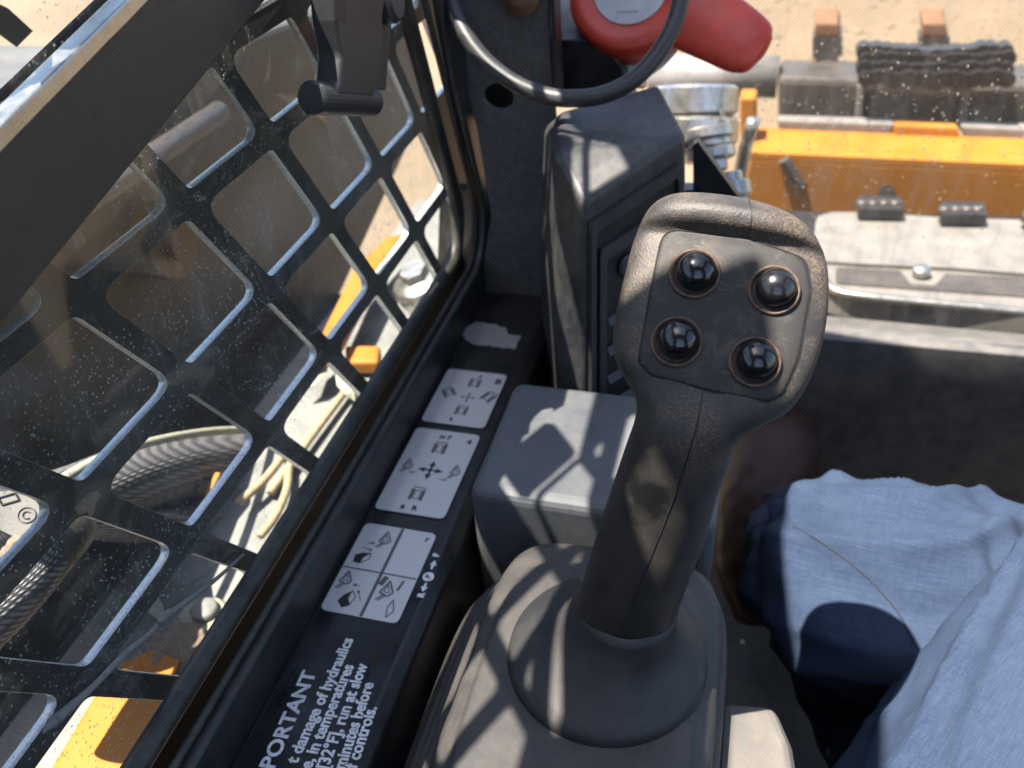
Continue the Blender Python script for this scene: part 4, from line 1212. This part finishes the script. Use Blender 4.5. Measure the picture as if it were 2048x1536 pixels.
cp = thing("bolt_head", P(412, 1228, z=-.49), "pale round bolt head on the sunny ledge by the twig", "bolt")
link("washer", lathe([(0, -.004), (.017, -.004), (.018, -.001), (.015, .002), (0, .002)], 36, P(405, 1232, z=-.498), (0, 0, 1)), M['leaf'], cp, True)
link("head", lathe([(0, 0), (.0095, 0), (.010, .006), (.008, .008), (0, .008)], 24, P(412, 1228, z=-.498), (0, 0, 1)), M['pale_steel'], cp, True)
for i, (pts, lab_) in enumerate([([(700, 770), (640, 850), (585, 925), (540, 985)], "longest straw stalk, forward on the sunny ledge"),
                                 ([(572, 905), (530, 958), (478, 1005)], "short straw stalk cut off, left of the longest"),
                                 ([(578, 915), (574, 975), (552, 1030), (520, 1072)], "bent straw stalk with a joint, nearest the sill")]):
    s_ = link("straw_stalk", tube([P(*q, z=-.495 + .006 * (i % 2)) for q in pts], .0036, 8, smoothn=5), M['straw'], smooth=True)
    tag(s_, lab_, "straw", "straw stalks on the outside ledge")
for i, (c_, d_, lab_) in enumerate([((632, 748), (-28, 34), "dry pale leaf at the tip of the longest straw, left"), ((690, 772), (20, 30), "dry pale leaf right of the longest straw's tip"), ((300, 1200), (30, 46), "dry pale leaf beside the twig on the ledge")]):
    a_ = np.array(c_); dd = np.array(d_)
    nn_ = np.array((-dd[1], dd[0])) * .35
    pts = [a_ - dd, a_ - dd * .3 + nn_, a_ + dd * .4 + nn_ * .8, a_ + dd, a_ + dd * .4 - nn_ * .8, a_ - dd * .3 - nn_]
    o = link("dry_leaf", prism([P(*q, z=-.488 + .004 * (k_ % 3)) for k_, q in enumerate(pts)], (0, 0, -.0008)), M['leaf'])
    tag(o, lab_, "leaf", "dry leaves on the outside ledge")
yp = link("yellow_bodywork", prism([P(*q, z=-.47) for q in [(60, 1600), (200, 1368), (345, 1352), (395, 1400), (260, 1600)]], (0, 0, -.02)), M['yellow'])
bevel(yp, .003); tag(yp, "yellow body panel lit by sun, low at the window's rear", "bodywork")
yp2 = link("yellow_bracket", prism([P(*q, z=-.485) for q in [(240, 1330), (300, 1300), (360, 1320), (340, 1372), (250, 1372)]], (0, 0, -.015)), M['yellow'])
tag(yp2, "small yellow bracket between the mud and the yellow panel", "bracket")
dk = link("under_panel", prism([(-.56, -.3, -.60), (-.30, -.3, -.60), (-.30, .9, -.60), (-.56, .9, -.60)], (0, 0, -.02)), M['dark_steel'])
tag(dk, "dark chassis panel below the hoses", "panel")

# ------------------------------------------------------------------ the seated person
per = thing("person", P(1900, 1300, t=.75), "seated person in faded blue jeans and brown shoe beside the joystick", "person")
def limb(path, rad, seed, folds, ridges=(), n=160, seg=26, sq=1.0):
    pts = crom([np.array(P(px, py, t=tt)) for px, py, tt in path], seg)
    m = len(pts)
    rad = np.interp(np.linspace(0, 1, m), np.linspace(0, 1, len(rad)), rad)
    v = []; f = []; uvs = []
    nrm = Vector((0, 0, 1)); acc = 0
    for i, p in enumerate(pts):
        t_ = Vector(pts[min(i + 1, m - 1)] - pts[max(i - 1, 0)]).normalized()
        nrm = (nrm - t_ * nrm.dot(t_)).normalized(); b = t_.cross(nrm)
        if i: acc += np.linalg.norm(pts[i] - pts[i - 1])
        for k_ in range(n + 1):
            a_ = 2 * math.pi * k_ / n
            d = nrm * math.cos(a_) + b * math.sin(a_)
            a_ %= 2 * math.pi
            r_ = rad[i]
            q = Vector(p) + d * r_
            h = 0
            for (fa, fl, amp, ang) in folds:
                tw = a_ + ang * acc
                nv = noise.noise(Vector((math.cos(tw) * fa, math.sin(tw) * fa, acc * fl + seed)))
                h += amp * (max(0, 1 - abs(nv) * 3.2) ** 1.5 - .3)
            for (c0, sk, wd, amp, pa) in ridges:
                e_ = acc - c0 - sk * math.sin(a_ + pa)
                h += (amp * math.exp(-(e_ / wd) ** 2) - amp * .6 * math.exp(-((e_ - wd * 1.7) / (wd * .8)) ** 2)) * max(0, math.cos(a_ - pa + .9)) ** .7
            h += .0015 * noise.noise(q * 60)
            v.append(q + d * h); uvs.append((2 * math.pi * k_ / n * .075, acc))
    W_ = n + 1
    for i in range(m - 1):
        for k_ in range(n):
            f.append((i * W_ + k_, i * W_ + k_ + 1, (i + 1) * W_ + k_ + 1, (i + 1) * W_ + k_))
    me = mesh(v, f)
    ul = me.uv_layers.new(name="UVMap")
    for lp_ in me.loops:
        ul.data[lp_.index].uv = uvs[lp_.vertex_index]
    bm = bmesh.new(); bm.from_mesh(me)
    bmesh.ops.remove_doubles(bm, verts=bm.verts, dist=1e-6)
    bmesh.ops.holes_fill(bm, edges=[e for e in bm.edges if e.is_boundary], sides=0)
    bmesh.ops.recalc_face_normals(bm, faces=bm.faces)
    bm.to_mesh(me); bm.free()
    return me
legA = limb([(2500, 1330, .60), (2150, 1262, .60), (1900, 1218, .60), (1745, 1188, .62), (1665, 1140, .72), (1612, 1085, .88), (1590, 1055, 1.0)],
            [.080, .080, .079, .074, .060, .053, .050], 3.1, [(1.1, 6, .011, 7), (1.8, 9, .003, 8)], [(.16, .03, .012, .006, .4), (.215, .04, .010, .008, -.3), (.26, .035, .009, .010, .8), (.30, .045, .008, .009, .2), (.335, .03, .011, .008, -.6), (.375, .03, .011, .007, .5), (.42, .02, .011, .006, 0)])
legB = limb([(2500, 1150, .5), (2300, 1330, .49), (2130, 1540, .47), (2020, 1760, .45), (1950, 1980, .43)],
            [.088, .088, .088, .09, .092], 8.2, [(1.3, 5, .007, 4), (2.2, 8, .004, 6)], [(.30, .05, .014, .004, -1.2), (.38, .06, .012, .005, -.8), (.47, .05, .014, .004, -1.4), (.55, .06, .012, .004, -1)])
legC = limb([(1590, 1110, .74), (1668, 1210, .69), (1742, 1330, .67), (1830, 1470, .65), (1930, 1620, .63)], [.034, .054, .062, .064, .064], 5.5, [(1.3, 8, .006, 6), (2.2, 14, .003, 8)], [(.04, .02, .009, .007, 0), (.075, .025, .008, .009, .5), (.12, .02, .009, .007, -.4)])
link("jeans", join([legA, legB, legC]), M['denim'], per, True)
legbv = BVHTree.FromPolygons([tuple(v.co) for v in legA.vertices], [tuple(p.vertices) for p in legA.polygons])
sp = []
for q in crom([(1585, 1052), (1640, 1082), (1700, 1125), (1752, 1172), (1800, 1230), (1828, 1290)], 8):
    l_ = legbv.ray_cast(Vector((0, 0, 0)), Vector(ray(*q)).normalized())
    if l_[0] is not None: sp.append(l_[0])
link("leg_seam", tube(sp, .0007, 6), M['thread'], per.children[0] if per.children else per)
sh = limb([(1530, 1215, 1.02), (1520, 1120, 1.0), (1530, 1000, 1.0), (1560, 900, 1.02), (1585, 845, 1.05)], [.03, .047, .05, .047, .025], 1.0, [])
sho = link("shoe", sh, M['shoe'], per, True)
so_ = limb([(1525, 1225, 1.05), (1512, 1120, 1.04), (1524, 1000, 1.04), (1556, 890, 1.06)], [.036, .052, .054, .045], 1.0, [])
link("sole", so_, M['sole'], sho, True)

# pale floor step at lower right of the boot
stp = link("floor_step", prism([P(1440, 1400, z=-.42), P(1552, 1408, z=-.42), P(1588, 1490, z=-.42), P(1625, 1700, z=-.42), P(1420, 1700, z=-.42)], (0, 0, -.3)), M['mat_grey'])
bevel(stp, .006, 3); tag(stp, kind='structure')
